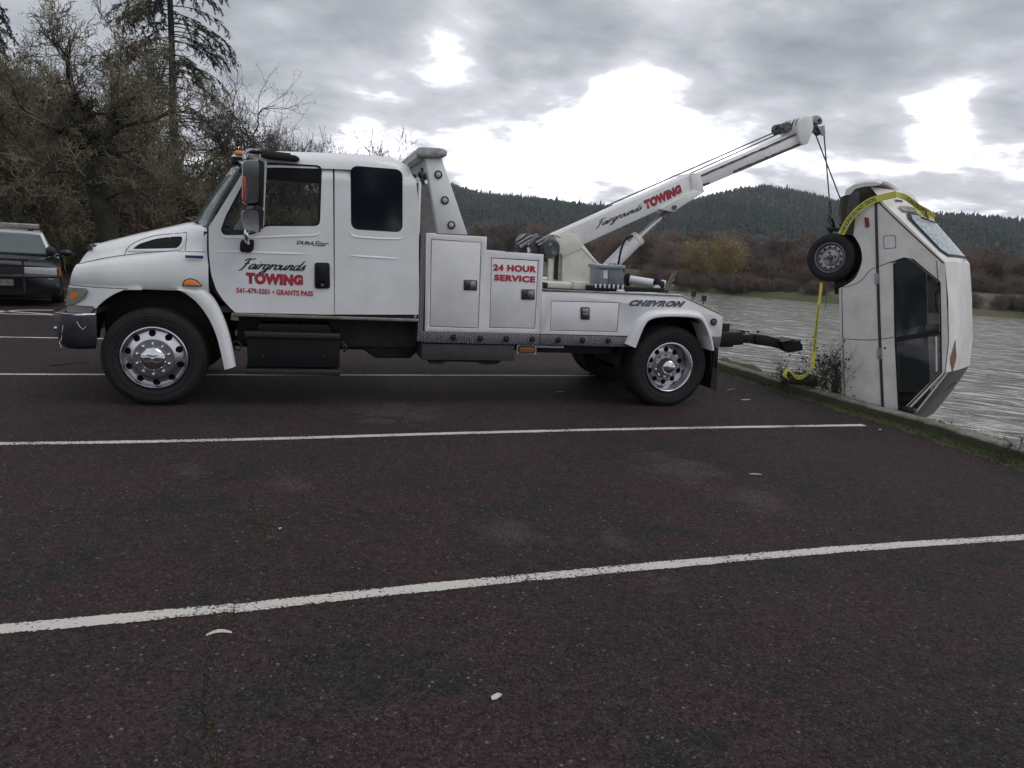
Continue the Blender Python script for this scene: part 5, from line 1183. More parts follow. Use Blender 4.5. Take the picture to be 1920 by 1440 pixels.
# winches
wz = P(1030, 465, .8)[1]; wu = P(1034, 465, .8)[0]
c = P(1033.5, 465.5, .72)
wn_ = tp('winch', MB().lathe([(.001, -.02), (.10, -.018), (.112, .0), (.118, .012), (.118, .10), (.1, .11), (.095, .12)], n=36), M_winch, smooth=40); wn_.location = (c[0], .72, c[1])
obj('rating_plate', MB().box(-.045, .0, -.024, -.02, .03, .065).box(.005, .06, -.024, -.02, -.07, -.035), M_galv, wn_)
tp('winch_drum', MB().tube([(c[0], .84, c[1]), (c[0], 1.75, c[1])], .085, 20), M_winch, smooth=60)
for x, y, r_, vv in ((1015, 461, 26, .9), (988, 456, 24, 1.3), (1003, 458, 24, 1.6)):
    q = P(x, y, vv); o = tp('winch', MB().lathe([(.001, 0), (.115, .0), (.122, .02), (.122, .16), (.001, .2)], n=28), M_winch, smooth=40); o.location = (q[0], vv, q[1])
tn = MB()
for (x0, y0, x1, y1, vv, r_) in ((968, 452, 985, 440, 1.2, .022), (970, 458, 995, 443, 1.15, .02), (975, 463, 1003, 446, 1.1, .025), (990, 460, 1012, 444, 1.0, .024), (993, 468, 1020, 466, .95, .018), (1005, 456, 1032, 441, .85, .026), (1010, 460, 1030, 447, .8, .02), (985, 447, 1008, 440, 1.3, .02), (1022, 452, 1036, 440, .75, .016)):
    a, b = P(x0, y0, vv), P(x1, y1, vv); tn.tube([(a[0], vv, a[1]), (b[0], vv, b[1])], r_*.8, 8)
tp('cable_tensioner', tn, M_brush, smooth=50)
tp('winch_label', MB().prism(PP([(988, 446+18), (992, 464), (994, 473), (989, 474)], .9), .89, .9), M_whitevinyl)
# winch cables to the boom tip
for x0, y0, x1, y1, vv in ((1000, 446, 1474, 238.5, BV+.10), (1035, 442, 1497, 234, BV2-.08)):
    a, b = P(x0, y0, vv), P(x1, y1, vv); tp('winch_cable', MB().tube([(a[0], vv, a[1]), (b[0], vv, b[1])], .010, 6), M_cable)
# lift cylinder
vc = (BV+BV2)/2
a, b, c = P(1148, 500, vc-.09), P(1202, 446, vc-.09), P(1264, 390, vc-.09)
cyl = MB().tube([(a[0]-.1, vc, a[1]-.13), (a[0], vc, a[1]), (b[0], vc, b[1])], .092, 22)
tp('lift_cylinder', cyl, M_body, smooth=50)
dv = (Vector((b[0], b[1]))-Vector((a[0], a[1]))).normalized()
tp('cylinder_gland', MB().tube([(b[0]-dv.x*.05, vc, b[1]-dv.y*.05), (b[0]+dv.x*.01, vc, b[1]+dv.y*.01)], .10, 22), M_body, smooth=50)
tp('cylinder_rod', MB().tube([(b[0], vc, b[1]), (c[0], vc, c[1])], .032, 14), M_chrome, smooth=60)
tp('rod_end', MB().tube([(c[0]-dv.x*.17, vc, c[1]-dv.y*.19), (c[0], vc, c[1])], .055, 12), M_galv, smooth=50)
q = [(P(x, y, .85)[0], .85, P(x, y, .85)[1]) for x, y in ((1186, 442), (1176, 446), (1168, 458), (1163, 475), (1160, 492), (1155, 510), (1155, 520))]
tp('hydraulic_hose', MB().tube([tuple(v) for v in smoothline(q, 5)], .014, 8), M_black, smooth=60)
tp('hose_fitting', MB().tube([(P(1177, 450, .88)[0], .88, P(1177, 450, .88)[1]), (P(1184, 442, .88)[0], .88, P(1184, 442, .88)[1])], .03, 8), M_galv)
# control station on the near side deck
VC_ = .28; M_ctl = mat('control_grey', (.26, .30, .34), .45)
tp('control_cabinet', MB().prism(PP([(1125, 502), (1169, 503), (1168, 536), (1124, 535)], VC_), VC_, VC_+.35), M_ctl, bevel=.008)
tp('control_cabinet_top', MB().prism(PP([(1123, 496.5), (1172, 497.5), (1172, 504), (1123, 503)], VC_), VC_-.03, VC_+.38), M_ctl, bevel=.008)
tp('cabinet_handle', MB().tube([(P(x, y, .3)[0], .3, P(x, y, .3)[1]) for x, y in ((1142, 497), (1143, 494), (1154, 494.5), (1155, 498))], .01, 6), M_galv)
tp('control_cabinet_door', MB().prism(PP([(1140, 508), (1168, 508.5), (1167.5, 534), (1140, 534)], VC_), VC_-.012, VC_-.002), mat('control_panel', (.16, .19, .20), .5), bevel=.004)
tp('cabinet_label', MB().prism(PP([(1131, 507), (1139, 507), (1139, 522), (1131, 522)], VC_), VC_-.006, VC_-.001), M_whitevinyl)
tray = tp('lever_tray', MB().prism(PP([(1105, 535.5), (1172, 537), (1250, 541), (1253, 548.5), (1104, 546)], .16), .16, .3), M_black, bevel=.008)
for k in range(7): q = P(1117+k*8.4, 534+k*.35, .155); obj('lever', MB().box(q[0]-.010, q[0]+.010, .145, .165, q[1]-.035, q[1]+.012), M_whitevinyl, tray, bevel=.003)
q = P(1163, 546, .15); obj('tray_clip', MB().box(q[0]-.05, q[0]+.05, .13, .16, q[1]-.02, q[1]+.02), M_whitevinyl, tray, bevel=.01)
tp('valve_block', MB().box(P(1021, 540, .1)[0], P(1027, 540, .1)[0], .1, .25, zt+.01, P(1022, 530, .1)[1]), M_dark, bevel=.004)
# dolly rollers on the deck
a, b = P(1181, 524, .45), P(1225, 531, .30)
tp('roller', MB().tube([(a[0], .45, a[1]), (b[0], .30, b[1])], .05, 18), M_whitevinyl, smooth=50)
for q, vv, r_ in ((P(1177, 524, .5), .5, .08), (P(1232, 531, .28), .28, .085), (P(1238, 533, .26), .26, .075)):
    o = tp('roller_wheel', MB().lathe([(.001, -.03), (r_*.8, -.03), (r_, -.015), (r_, .015), (r_*.8, .03), (.001, .03)], ax='x', n=22), M_rubber, smooth=40); o.location = (q[0], vv, q[1])
tp('roller_guard', MB().prism(PP([(1224, 541), (1238, 524), (1247, 526), (1243, 541)], .25), .2, .3), M_white, bevel=.01)
hk = MB()
for (x0, y0, x1, y1) in ((1244, 545, 1262, 512), (1250, 546, 1268, 508), (1246, 538, 1258, 530), (1254, 540, 1264, 534), (1248, 548, 1262, 540), (1256, 530, 1264, 524)):
    a, b = P(x0, y0, .2), P(x1, y1, .2); hk.tube([(a[0], .2+random.uniform(-.04, .04), a[1]), (b[0], .2, b[1])], .012, 6)
tp('j_hook', hk, mat('old_hook_steel', (.20, .19, .16), .6, .5))
# emblem on the rear body
obj('emblem', layP(textmesh('CHEVRON', .075, .3, 1.15), (1178, 573.5), (1281, 576), (1183, 562), -.004), M_ink, bpy.data.objects['rear_body'])
obj('emblem', layP(textmesh('CHEVRON', .03, .3, 1.15), (1181, 572), (1278, 574.5), (1185, 564), -.007), mat('emblem_grey', (.22, .25, .32), .4, .5), bpy.data.objects['rear_body'])
# stinger
sv = 1.0
tp('underlift_crossbar', MB().prism(PP([(1344, 624), (1394, 622.5), (1394, 646), (1340, 651)], .55), .55, .78), M_black, bevel=.01)
tp('underlift_arm', MB().prism(PP([(1390, 628), (1420, 628), (1420, 643), (1390, 643)], .62), .62, .75), M_black, bevel=.006)
tp('underlift_crossbar', MB().prism(PP([(1352, 616), (1374, 619), (1398, 620), (1398, 630), (1352, 628)], 1.0), 1.0, 1.2), M_black, bevel=.01)
tp('underlift_arm', MB().prism(PP([(1416, 627), (1438, 629), (1475, 640), (1474, 657), (1440, 649), (1417, 646)], .6), .6, .76), M_black, bevel=.008)
tp('wheel_grid', MB().prism(PP([(1466, 641), (1489, 637.5), (1500, 640), (1505.5, 647), (1505, 657), (1479, 661.5), (1471, 657)], .55), .55, .66), M_black, bevel=.006)
tp('wheel_grid_plate', MB().prism(PP([(1466, 641), (1490, 636.5), (1492, 638), (1467, 643)], .5), .5, .8).prism(PP([(1475, 643), (1502, 638), (1503, 640), (1476, 645)], .5), .5, .8), M_black)
for x in (1402, 1421): q = P(x, 624, .68); tp('bolt', MB().lathe([(.001, .03), (.018, .03), (.02, -.0)], (q[0], .68, q[1]), 'z', 8), M_steel)
tp('tail_frame', MB().box(6.42, 7.1, .75, 1.6, .66, .8), M_dark)
# ================================================================== HANGING HATCHBACK
TH = math.radians(61); CU = Vector((math.cos(TH), -math.sin(TH), 0)); CW = Vector((-math.sin(TH), -math.cos(TH), 0))
TIL = math.radians(10.2)
CD = (CU*math.sin(TIL)-Z*math.cos(TIL)); CE = (CU*math.cos(TIL)+Z*math.sin(TIL))
CP0 = Vector((7.5, 8.0, 0))
CO = hit(1557, 483, CW, CP0.dot(CW))
def C(px, py, d=0.):                         # car frame (along, height) on the plane d inward of the near side
    h = hit(px, py, CW, CP0.dot(CW)-d); return ((h-CO).dot(CD), (h-CO).dot(CE))
def CC(pts, d=0.): return [C(x, y, d) for x, y in pts]
car = thing('hatchback_car', 'dirty white hatchback car hanging nose-down over the river from the tow cables', 'car', CO)
car.rotation_mode = 'QUATERNION'
car.rotation_quaternion = Matrix(((CD.x, -CW.x, CE.x), (CD.y, -CW.y, CE.y), (CD.z, -CW.z, CE.z))).to_quaternion()
CWID = 1.60
def cp_(name, mb, m, **k): return obj(name, mb, m, k.pop('parent', car), **k)
M_car = mat('dirty_car_paint', (.78, .77, .735), .40, col2=(.62, .60, .55), vs=3.5, coat=.15, lo=.42, hi=.72, detail=8)
M_brown = mat('brown_trim', (.045, .032, .025), .6)
M_rust = mat('rust_patch', (.20, .085, .06), .85, col2=(.26, .13, .10), vs=30)
M_bump2 = mat('grey_rubber_bumper', (.045, .05, .055), .6, col2=(.07, .07, .07), vs=10)
HB = .76                                      # belt height
def tumb(h): return .0 if h < HB else .20*((h-HB)/.75)**1.15
def bulge(x, y, z, side=1):
    b = tumb(z) - .03*math.exp(-((z-.42)/.3)**2) + .10*max(0, (.12-z)/.3)
    b += .18*max(0, (-.55-x)/.35)**2 + .25*max(0, (x-2.6)/.7)**2
    return (x, y+b*side, z)
near = CC([(1573, 541), (1590, 533)])+[tuple(q) for q in smoothline(CC([(1590, 533), (1604, 522), (1614, 503), (1618, 483), (1614, 462), (1604, 445), (1594, 434)]), 3)]+CC([(1590, 428), (1592, 415), (1612, 403), (1618, 380), (1640, 371)])
roofl = CC([(1645, 368), (1700, 423), (1766, 491)])
tail = [C(1769, 560), C(1772, 640), C(1766, 700)]
wsl = [C(1692, 778)]
a_ws = C(1692, 778)
low = [(a_ws[0]+.12, a_ws[1]-.02), (3.05, .62), (3.3, .50), (3.3, .15), (2.9, .10), (2.82, .25), (2.68, .36), (2.5, .40), (2.32, .36), (2.18, .25), (2.1, .07)]
outl = near+roofl+tail+[(a_ws[0]-.0, a_ws[1]+.02)]+low
w_rear = CC([(1675, 494), (1683, 488), (1696, 484), (1708, 488), (1755, 530), (1757, 622), (1678, 632)])
w_front = CC([(1679, 641), (1757.5, 627), (1759, 698), (1752, 706), (1686, 774)])
XS = frange(-1.2, 3.4, .12); ZS = frange(.06, 1.6, .08)
for side, y0, nm in ((1, 0., 'body_side'), (-1, CWID, 'body_side')):
    me = plate(outl, [rnd(w_rear, .03), rnd(w_front, .02)], y0 if side == 1 else y0-.03, y0+.03 if side == 1 else y0)
    bs = obj(nm, cutbend(me, lambda x, y, z: bulge(x, y, z, side), xs=XS, zs=ZS), M_car, car, smooth=40)
    if side == 1: near_side = bs
    else: bs['label'] = 'side away from the parking lot'
    for wp_ in (w_rear, w_front):
        yy = (.022, .027) if side == 1 else (CWID-.027, CWID-.022)
        obj('window_glass', cutbend(plate(wp_, [], *yy), lambda x, y, z: bulge(x, y, z, side), xs=XS, zs=ZS), M_carglass, bs)
def oncar(pts, d0, d1, m, name, hole=None, par=None, r=0, d=0.):
    return obj(name, cutbend(plate(rnd(CC(pts, d), r) if r else CC(pts, d), [CC(hole, d)] if hole else [], d0, d1), bulge, xs=XS, zs=ZS), m, par or near_side, smooth=50)
def carline(pts, name='panel_gap', r=.004, m=None, off=-.002, sm=True):
    q = CC(pts); q = [tuple(v) for v in smoothline(q, 4)] if sm else q
    return obj(name, MB().tube([(bulge(a, off, b)) for a, b in q], r, 5), m or M_seam, near_side)
oncar([(1641, 378), (1645.5, 378), (1649, 500), (1652, 600), (1656, 700), (1659, 768), (1654, 768), (1651, 700), (1647, 600), (1644, 500)], -.012, .002, M_brown, 'side_moulding')
carline([(1578, 538), (1590, 537), (1610, 530), (1622, 520), (1632, 507), (1648, 500), (1672, 490)])
carline([(1582, 635), (1620, 637), (1650, 636), (1676, 632)])
carline([(1579, 541), (1581, 640), (1585, 745)])
carline([(1643, 375), (1652, 383), (1700, 431), (1764, 493)], r=.008)
carline([(1751, 489), (1757, 560), (1760, 630), (1760, 700)], r=.004)
carline([(1672, 492), (1694, 483.5), (1709, 486), (1757, 529), (1759, 620), (1760, 700), (1689, 776)], r=.010, sm=False, name='window_seal')
carline([(1676.5, 494), (1679, 632), (1686, 775)], r=.012, sm=False, name='window_seal')
oncar([(1677, 632), (1758, 621), (1758, 628.5), (1679, 641)], -.004, .02, M_black, 'door_pillar')
g = rnd(CC([(1657, 442), (1679, 441), (1680, 465), (1658, 467)]), .025, 5)
obj('fuel_door_gap', cutbend(plate(g, [[(c0+(a-c0)*.93, c1+(b-c1)*.93) for c0, c1 in [tuple(np.mean(g, axis=0))] for a, b in g]], -.004, .002), bulge, xs=XS, zs=ZS), M_seam, near_side)
for pts in ([(1642, 512), (1649, 512), (1650, 532), (1643, 532)], [(1647, 652), (1654, 652), (1655.5, 673), (1648, 672)]):
    oncar(pts, -.03, .0, M_brush, 'door_handle')
o = obj('keyhole', MB().lathe([(.001, -.008), (.012, -.008), (.014, 0)], n=12), M_seam, near_side); a, b = C(1660, 652.5); o.location = bulge(a, -.0, b)
oncar([(1622.5, 408), (1630, 408), (1632, 424), (1625, 427.5)], -.02, .0, M_darkred, 'side_reflector', r=.01)
oncar([(1749.5, 632), (1752.5, 632), (1753, 697), (1750.5, 699)], .002, .006, M_whitevinyl, 'glass_reflection')  # white sliver laid on the glass as a painted reflection
oncar([(1791, 635), (1801, 665), (1799, 680), (1790, 702), (1786, 676)], -.0, .001, M_rust, 'rust_patch', d=.0) if False else None
# upper skin: tail, hatch, roof, windshield, bonnet - rows across the car
near_y = lambda h: tumb(h)
prof = [(-.84, .20), (-.90, .42), (-.88, .58), (C(1645, 368)[0]-.0, C(1645, 368)[1])]
ta, tb = C(1645, 368); ra, rb = C(1766, 491)
pR = [C(1772, 560), C(1774, 640), C(1768, 700)]
rows = [(-.70, .16, 0), (-.84, .22, .0), (-.885, .40, .0), (-.875, .56, .02), (ta-.0, tb, .05)]
def xsec(a, h, crown, ins=None):
    y0 = near_y(h)+ (ins or 0); n = 13; row = []
    y0 += .18*max(0, (-.55-a)/.35)**2 + .25*max(0, (a-2.6)/.7)**2
    for i in range(n):
        t = i/(n-1); y = y0+(CWID-2*y0)*t; c = 1-(2*t-1)**4; row.append((a, y, h+crown*c))
    return row
skin = [xsec(*r) for r in ((-.55, .10, 0), (-.80, .14, 0), (-.87, .30, 0), (-.90, .48, .02))]
# tail-to-hatch: step from belt to the sloping hatch
hr = [(ta, tb, .05), (ta+.20, tb+.25, .06), (ta+.45, tb+.50, .07)]
slope = [(ta+(ra-ta)*t, tb+(rb-tb)*t) for t in (0, .1, .2, .35, .5, .65, .8, .92, 1)]
secs = skin+[[(x-(.10*(1-(2*i/12-1)**2) if k == 0 else .0)-.0, y, z) for i, (x, y, z) in enumerate(xsec(a, h, .155-.085*k/8))] for k, (a, h) in enumerate(slope)]
for a, h in pR: secs.append(xsec(a, h, .055))
cp_('body_shell_top', MB().loft(secs[:len(skin)+1], closed=False), M_car, smooth=60)
hatch = cp_('hatch', MB().loft(secs[len(skin):len(skin)+9], closed=False), M_car, smooth=60)
roof = cp_('roof', MB().loft(secs[len(skin)+8:], closed=False), M_car, smooth=60)
# hatch glass, laid on the slope
def onslope(t, s, off):                      # t along slope, s across
    q = t*(len(slope)-1) ; a = ta+(ra-ta)*t; h = tb+(rb-tb)*t; y0 = near_y(h); y = y0+(CWID-2*y0)*s; c = 1-(2*s-1)**4
    nrm = Vector((-(rb-tb), 0, (ra-ta))).normalized(); nrm = -nrm if nrm.x > 0 else nrm
    p = Vector((a, y, h+(.155-.085*t)*c))+nrm*off; return tuple(p)
def slopepatch(t0, t1, s0, s1, off, name, m, par, nt=8, ns=10, rr=.0):
    secs = []
    for i in range(nt+1):
        t = i/nt; tt_ = t0+(t1-t0)*t; k = rr*max(0, abs(2*t-1)-.75)/.25; secs.append([onslope(tt_, s0+k+(s1-s0-2*k)*j/ns, off) for j in range(ns+1)])
    return obj(name, MB().loft(secs, closed=False), m, par, smooth=60)
slopepatch(.27, .93, .07, .93, .012, 'glass_seal', M_black, hatch, rr=.05)
hg = mat('crazed_glass', (.26, .34, .36), .12, col2=(.50, .58, .60), vs=22, bump=.6, bs=45, lo=.45, hi=.6, detail=9)
slopepatch(.30, .90, .10, .90, .018, 'rear_glass', hg, hatch, rr=.05)
slopepatch(.17, .255, .08, .42, .02, 'rear_lamp_panel', M_galv, hatch)
slopepatch(.17, .255, .55, .92, .02, 'rear_lamp_panel', M_galv, hatch)
slopepatch(.95, .985, .55, .62, .02, 'hatch_hinge', M_galv, hatch)
slopepatch(.06, .085, .12, .24, .01, 'badge', M_ink, hatch)
a_, b_ = onslope(.26, .62, .03), onslope(.42, .50, .05)
cp_('rear_wiper', MB().tube([onslope(.14, .55, .03), onslope(.2, .5, .07), onslope(.36, .42, .05)], .014, 6), M_steel, parent=hatch)
cp_('rear_wiper', MB().tube([onslope(.34, .28, .03), onslope(.38, .7, .03)], .008, 6), M_black, parent=hatch)
# roof rust patch on the roof skin
(r0, h0), (r1, h1) = pR[1], pR[2]
# windshield and bonnet
wsecs = [xsec(pR[2][0], pR[2][1], .05)]
for t in (.25, .5, .75, 1): wsecs.append(xsec(pR[2][0]+(a_ws[0]+.15-pR[2][0])*t, pR[2][1]+(a_ws[1]-pR[2][1])*t, .05+.03*math.sin(t*3.14)))
cp_('windshield', MB().loft(wsecs, closed=False), mat('dusty_windshield', (.022, .022, .022), .38), smooth=60)
cp_('windshield_frame', MB().loft([[tuple(Vector(p)+Vector((.004, 0, .006))) for p in (r[0], Vector(r[0]).lerp(Vector(r[1]), .45))] for r in wsecs], closed=False), M_car)
cp_('windshield_frame', MB().loft([[tuple(Vector(p)+Vector((.004, 0, .006))) for p in (r[-1], Vector(r[-1]).lerp(Vector(r[-2]), .45))] for r in wsecs], closed=False), M_car)
hs_ = [xsec(a_ws[0]+.15, a_ws[1], .04), xsec(2.5, .74, .05), xsec(3.0, .66, .05), xsec(3.28, .56, .03), xsec(3.34, .40, .0), xsec(3.32, .18, .0)]
cp_('bonnet', MB().loft(hs_, closed=False), M_car, smooth=40)
wm = cp_('wing_mirror', MB().prism([(2.02, .86), (2.05, 1.02), (2.2, 1.02), (2.22, .88)], -.20, -.06), M_black, bevel=.02)
obj('mirror_arm', MB().tube([(2.15, .01, .80), (2.14, -.08, .88)], .02, 6), M_black, wm)
cp_('front_wiper', MB().tube([(2.2, .3, .86), (1.9, .6, 1.18), (1.82, .9, 1.25)], .012, 6), M_black)
cp_('underbody', MB().box(-.45, 2.9, .14, CWID-.10, .09, .14).box(-.3, .3, .35, CWID-.35, -.06, .2), M_dark)
cp_('rear_axle', MB().tube([(0, .1, .0), (0, CWID-.1, .0)], .045, 10).box(-.05, .5, .25, .30, -.05, .05).box(-.05, .5, CWID-.30, CWID-.25, -.05, .05), M_dark)
cp_('exhaust', MB().tube([(2.0, .6, -.03), (.4, .6, -.04), (-.2, .5, .02), (-.7, .5, .02)], .03, 8), mat('rusty_exhaust', (.12, .07, .05), .7))
cp_('wheel_arch_liner', MB().loft([[(r*math.cos(t), y, .02+r*math.sin(t)) for r, y in ((.385, .04), (.40, .04), (.40, .5), (.385, .5))] for t in np.linspace(math.pi*1.05, -.05*math.pi, 14)]), M_dark)
# interior: seats and steering wheel seen through the glass
M_cseat = mat('teal_grey_upholstery', (.30, .42, .44), .9, col2=(.18, .27, .29), vs=9)
it = MB()
for y in (.22, .88):
    it.box(1.35, 1.85, y, y+.48, .28, .45).prism([(1.25, .35), (1.38, .33), (1.12, 1.0), (1.0, 1.0)], y, y+.48)
cp_('seat', it, M_cseat, bevel=.04, seg=3)
it = MB()
it.box(.35, .85, .2, CWID-.2, .28, .44).prism([(.22, .35), (.36, .33), (.12, .9), (.02, .9)], .2, CWID-.2)
cp_('seat', it, M_cseat, bevel=.04, seg=3)
cp_('headrest', MB().box(1.0, 1.08, .34, .58, 1.04, 1.18), M_whitevinyl, bevel=.03)
cp_('dashboard', MB().box(2.0, 2.3, .1, CWID-.1, .4, .72), M_dash, bevel=.03)
o = cp_('steering_wheel', MB().lathe([(.165, -.012), (.185, 0), (.165, .012)], n=26, ax='x', closed=True), M_black, smooth=60); o.location = (1.93, .5, .70)
cp_('parcel_shelf', MB().box(-.4, .1, .1, CWID-.1, .68, .70), M_dash)
cp_('grab_handle', MB().tube([(.55, .22, 1.25), (.6, .26, 1.2), (.8, .26, 1.2), (.85, .22, 1.25)], .012, 6), M_galv)
# bumper
bt = CC([(1584, 440), (1588, 400), (1592, 372), (1600, 362), (1609, 359), (1610, 380), (1606, 410), (1602, 440), (1599, 442)])
be = cp_('rear_bumper', MB().prism(rnd(bt, .02), -.03, .12), M_bump2, bevel=.015)
bm_ = CC([(1604, 361), (1620, 355), (1645, 354), (1662, 359), (1677, 367), (1674, 370.5), (1650, 366), (1630, 364.5), (1611, 367)], .12)
bx0 = min(a for a, b in bm_)
secs = []
for t in np.linspace(0, 1, 13):
    y = .06+t*(CWID-.12); da = .30*max(0, t-.12)**2*1.1 + .05*(max(0, .12-t)/.12)**2
    secs.append([(a+da, y, h) for a, h in ((-.86, .20), (-.93, .22), (-.975, .32), (-.985, .46), (-.96, .60), (-.93, .66), (-.91, .64), (-.93, .46), (-.92, .34), (-.86, .27))])
cp_('rear_bumper', MB().loft(secs), M_car, smooth=50)
cp_('rear_bumper', MB().box(-.92, -.35, CWID-.12, CWID+.03, .14, .30), M_bump2, bevel=.02)
# wheels
def carwheel(x, y, z, far=False):
    w = link(bpy.data.objects.new('wheel', None), car); w.location = (x, y, z)
    if far: w.rotation_euler.z = math.pi
    R = .325
    obj('tyre', MB().lathe([(.19, .03), (.205, .004), (.25, -.012), (.285, -.006), (.315, .012), (R, .035), (R, .06), (R-.01, .065), (R, .07), (R, .11), (R-.01, .115), (R, .12), (R-.004, .15), (.30, .175), (.2, .17)], n=56), M_rubber, w, smooth=30)
    M_cw = mat('steel_wheel_silver', (.34, .34, .35), .38, .8) if 'steel_wheel_silver' not in MATS else MATS['steel_wheel_silver']
    obj('rim', MB().lathe([(.205, .01), (.203, -.006), (.196, -.006), (.190, .01), (.186, .035), (.176, .045)], n=48), M_cw, w, smooth=50)
    obj('wheel_disc', boolcut(dish([(.178, .045), (.165, .024), (.145, .018), (.125, .022), (.11, .034), (.05, .034), (.02, .034)], 48), holeset(12, .145, .0155, 0, -.1, .2)), M_cw, w, smooth=40)
    obj('hole_backing', MB().lathe([(.001, .06), (.178, .06)], n=30), M_seam, w)
    obj('hub_face', MB().lathe([(.112, .032), (.105, .016), (.09, .010), (.05, .014), (.045, .012), (.001, .012)], n=40), M_cw, w, smooth=40)
    obj('hub_cap', MB().lathe([(.04, .012), (.034, -.012), (.001, -.018)], n=24), M_steel, w, smooth=50)
    n0 = None
    for k in range(4):
        if n0 is None: n0 = obj('lug_nut', MB().lathe([(.018, .014), (.016, -.006), (.001, -.008)], n=8), M_steel, w); o = n0
        else: o = n0.copy(); S.collection.objects.link(o)
        t = k*math.pi/2+.1; o.location = (.068*math.cos(t), 0, .068*math.sin(t))
carwheel(0, -.02, 0); carwheel(0, CWID+.02, 0, True); carwheel(2.5, .02, .03); carwheel(2.5, CWID-.02, .03, True)
# rust patch: on the roof skin near its front edge
def onroof(a, s, off=.006):
    t = (a-pR[0][0]+0)/(pR[2][0]-pR[0][0]); h = pR[0][1]+(pR[2][1]-pR[0][1])*t
    h = np.interp(a, [p[0] for p in [(ra, rb)]+pR], [p[1] for p in [(ra, rb)]+pR])
    y0 = near_y(h); y = y0+(CWID-2*y0)*s; return (a, y, h+.055*(1-(2*s-1)**4)+off)
rp = [(.05, .30), (.28, .17), (.5, .05), (.62, .12), (.92, .36), (.75, .42), (.60, .62), (.45, .55), (.2, .40)]
rp = [(0.02, .30), (.30, .20), (.55, .10), (.68, .14), (1.0, .34), (.70, .50), (.52, .56), (.32, .42)]
A0, A1 = pR[1][0]-.02, pR[2][0]+.02
rp = [onroof(A0+(A1-A0)*t, .02+.30*s) for t, s in rp]
cp_('rust_patch', MB().add(rp, [tuple(range(len(rp)))]), M_rust, parent=roof)
# ---- cables from the boom tip, chain and hook
ct = thing('winch_hook', 'rusty chain and hook on the left cable, hanging beside the lifted rear wheel', 'hook and chain', (0, 0, 0))
def onv(px, py, X): return hit(px, py, (1, 0, 0), X)
tipA = (TO+TT*P(1545, 252, BV+.05)[0]+TN*(BV+.05)); tipA.z = P(1545, 252, BV+.05)[1]
tipB = (TO+TT*P(1528, 249, BV2-.06)[0]+TN*(BV2-.06)); tipB.z = P(1528, 249, BV2-.06)[1]
hookY = hit(1556, 385, (0, 1, 0), 8.7)
hbot = hit(1559, 470, (0, 1, 0), 8.75)
def Lc(p):                                   # world -> truck local
    return (truck_inv @ p)
bpy.context.view_layer.update(); truck_inv = truck.matrix_world.inverted()
tp('hoist_cable', MB().tube([Lc(tipA), Lc(hookY)], .010, 6), M_cable)
endB = car.matrix_basis if False else hit(1590, 405, (0, 1, 0), 8.6)
tp('hoist_cable', MB().tube([Lc(tipB), Lc(hit(1583, 392, (0, 1, 0), 8.95))], .010, 6), M_cable)
ch = MB()
def linkring(c, d, r, t):
    d = d.normalized(); s_ = d.cross(Vector((t, 1-t, .1))).normalized(); ring = [c+d*(math.cos(k*math.pi/4)*r*1.5)+s_*(math.sin(k*math.pi/4)*r) for k in range(9)]
    ch.tube(ring, r*.32, 5)
n = 14
for k in range(n):
    c = hookY.lerp(hbot, k/(n-1)); linkring(c+Vector((.015*math.sin(k*1.3), 0, 0)), hbot-hookY, .022, k % 2)
for k in range(9):
    c = hookY.lerp(hbot, .3+k*.06)+Vector((.05+.03*math.sin(k), .02, 0)); linkring(c, hbot-hookY, .02, k % 2)
obj('chain', ch, M_steel, ct)
hm = MB().tube([hookY+Vector((0, 0, .06)), hookY-Vector((0, 0, .02))], .022, 8)
c = hookY.lerp(hbot, .42); hm.tube([c+Vector((.0, 0, .1)), c+Vector((.03, 0, .04)), c+Vector((.06, 0, -.02)), c+Vector((.03, 0, -.08)), c+Vector((-.03, 0, -.07)), c+Vector((-.04, 0, -.03))], [.02, .025, .028, .026, .02, .01], 8)
obj('hook', hm, M_steel, ct, smooth=60)
obj('sling', MB().tube([hbot, hbot.lerp(CO+CD*0-CW*.4, .6), CO-CW*.5], .02, 6), M_steel, ct)
strap = hit(1575, 460, (0, 1, 0), 8.6)
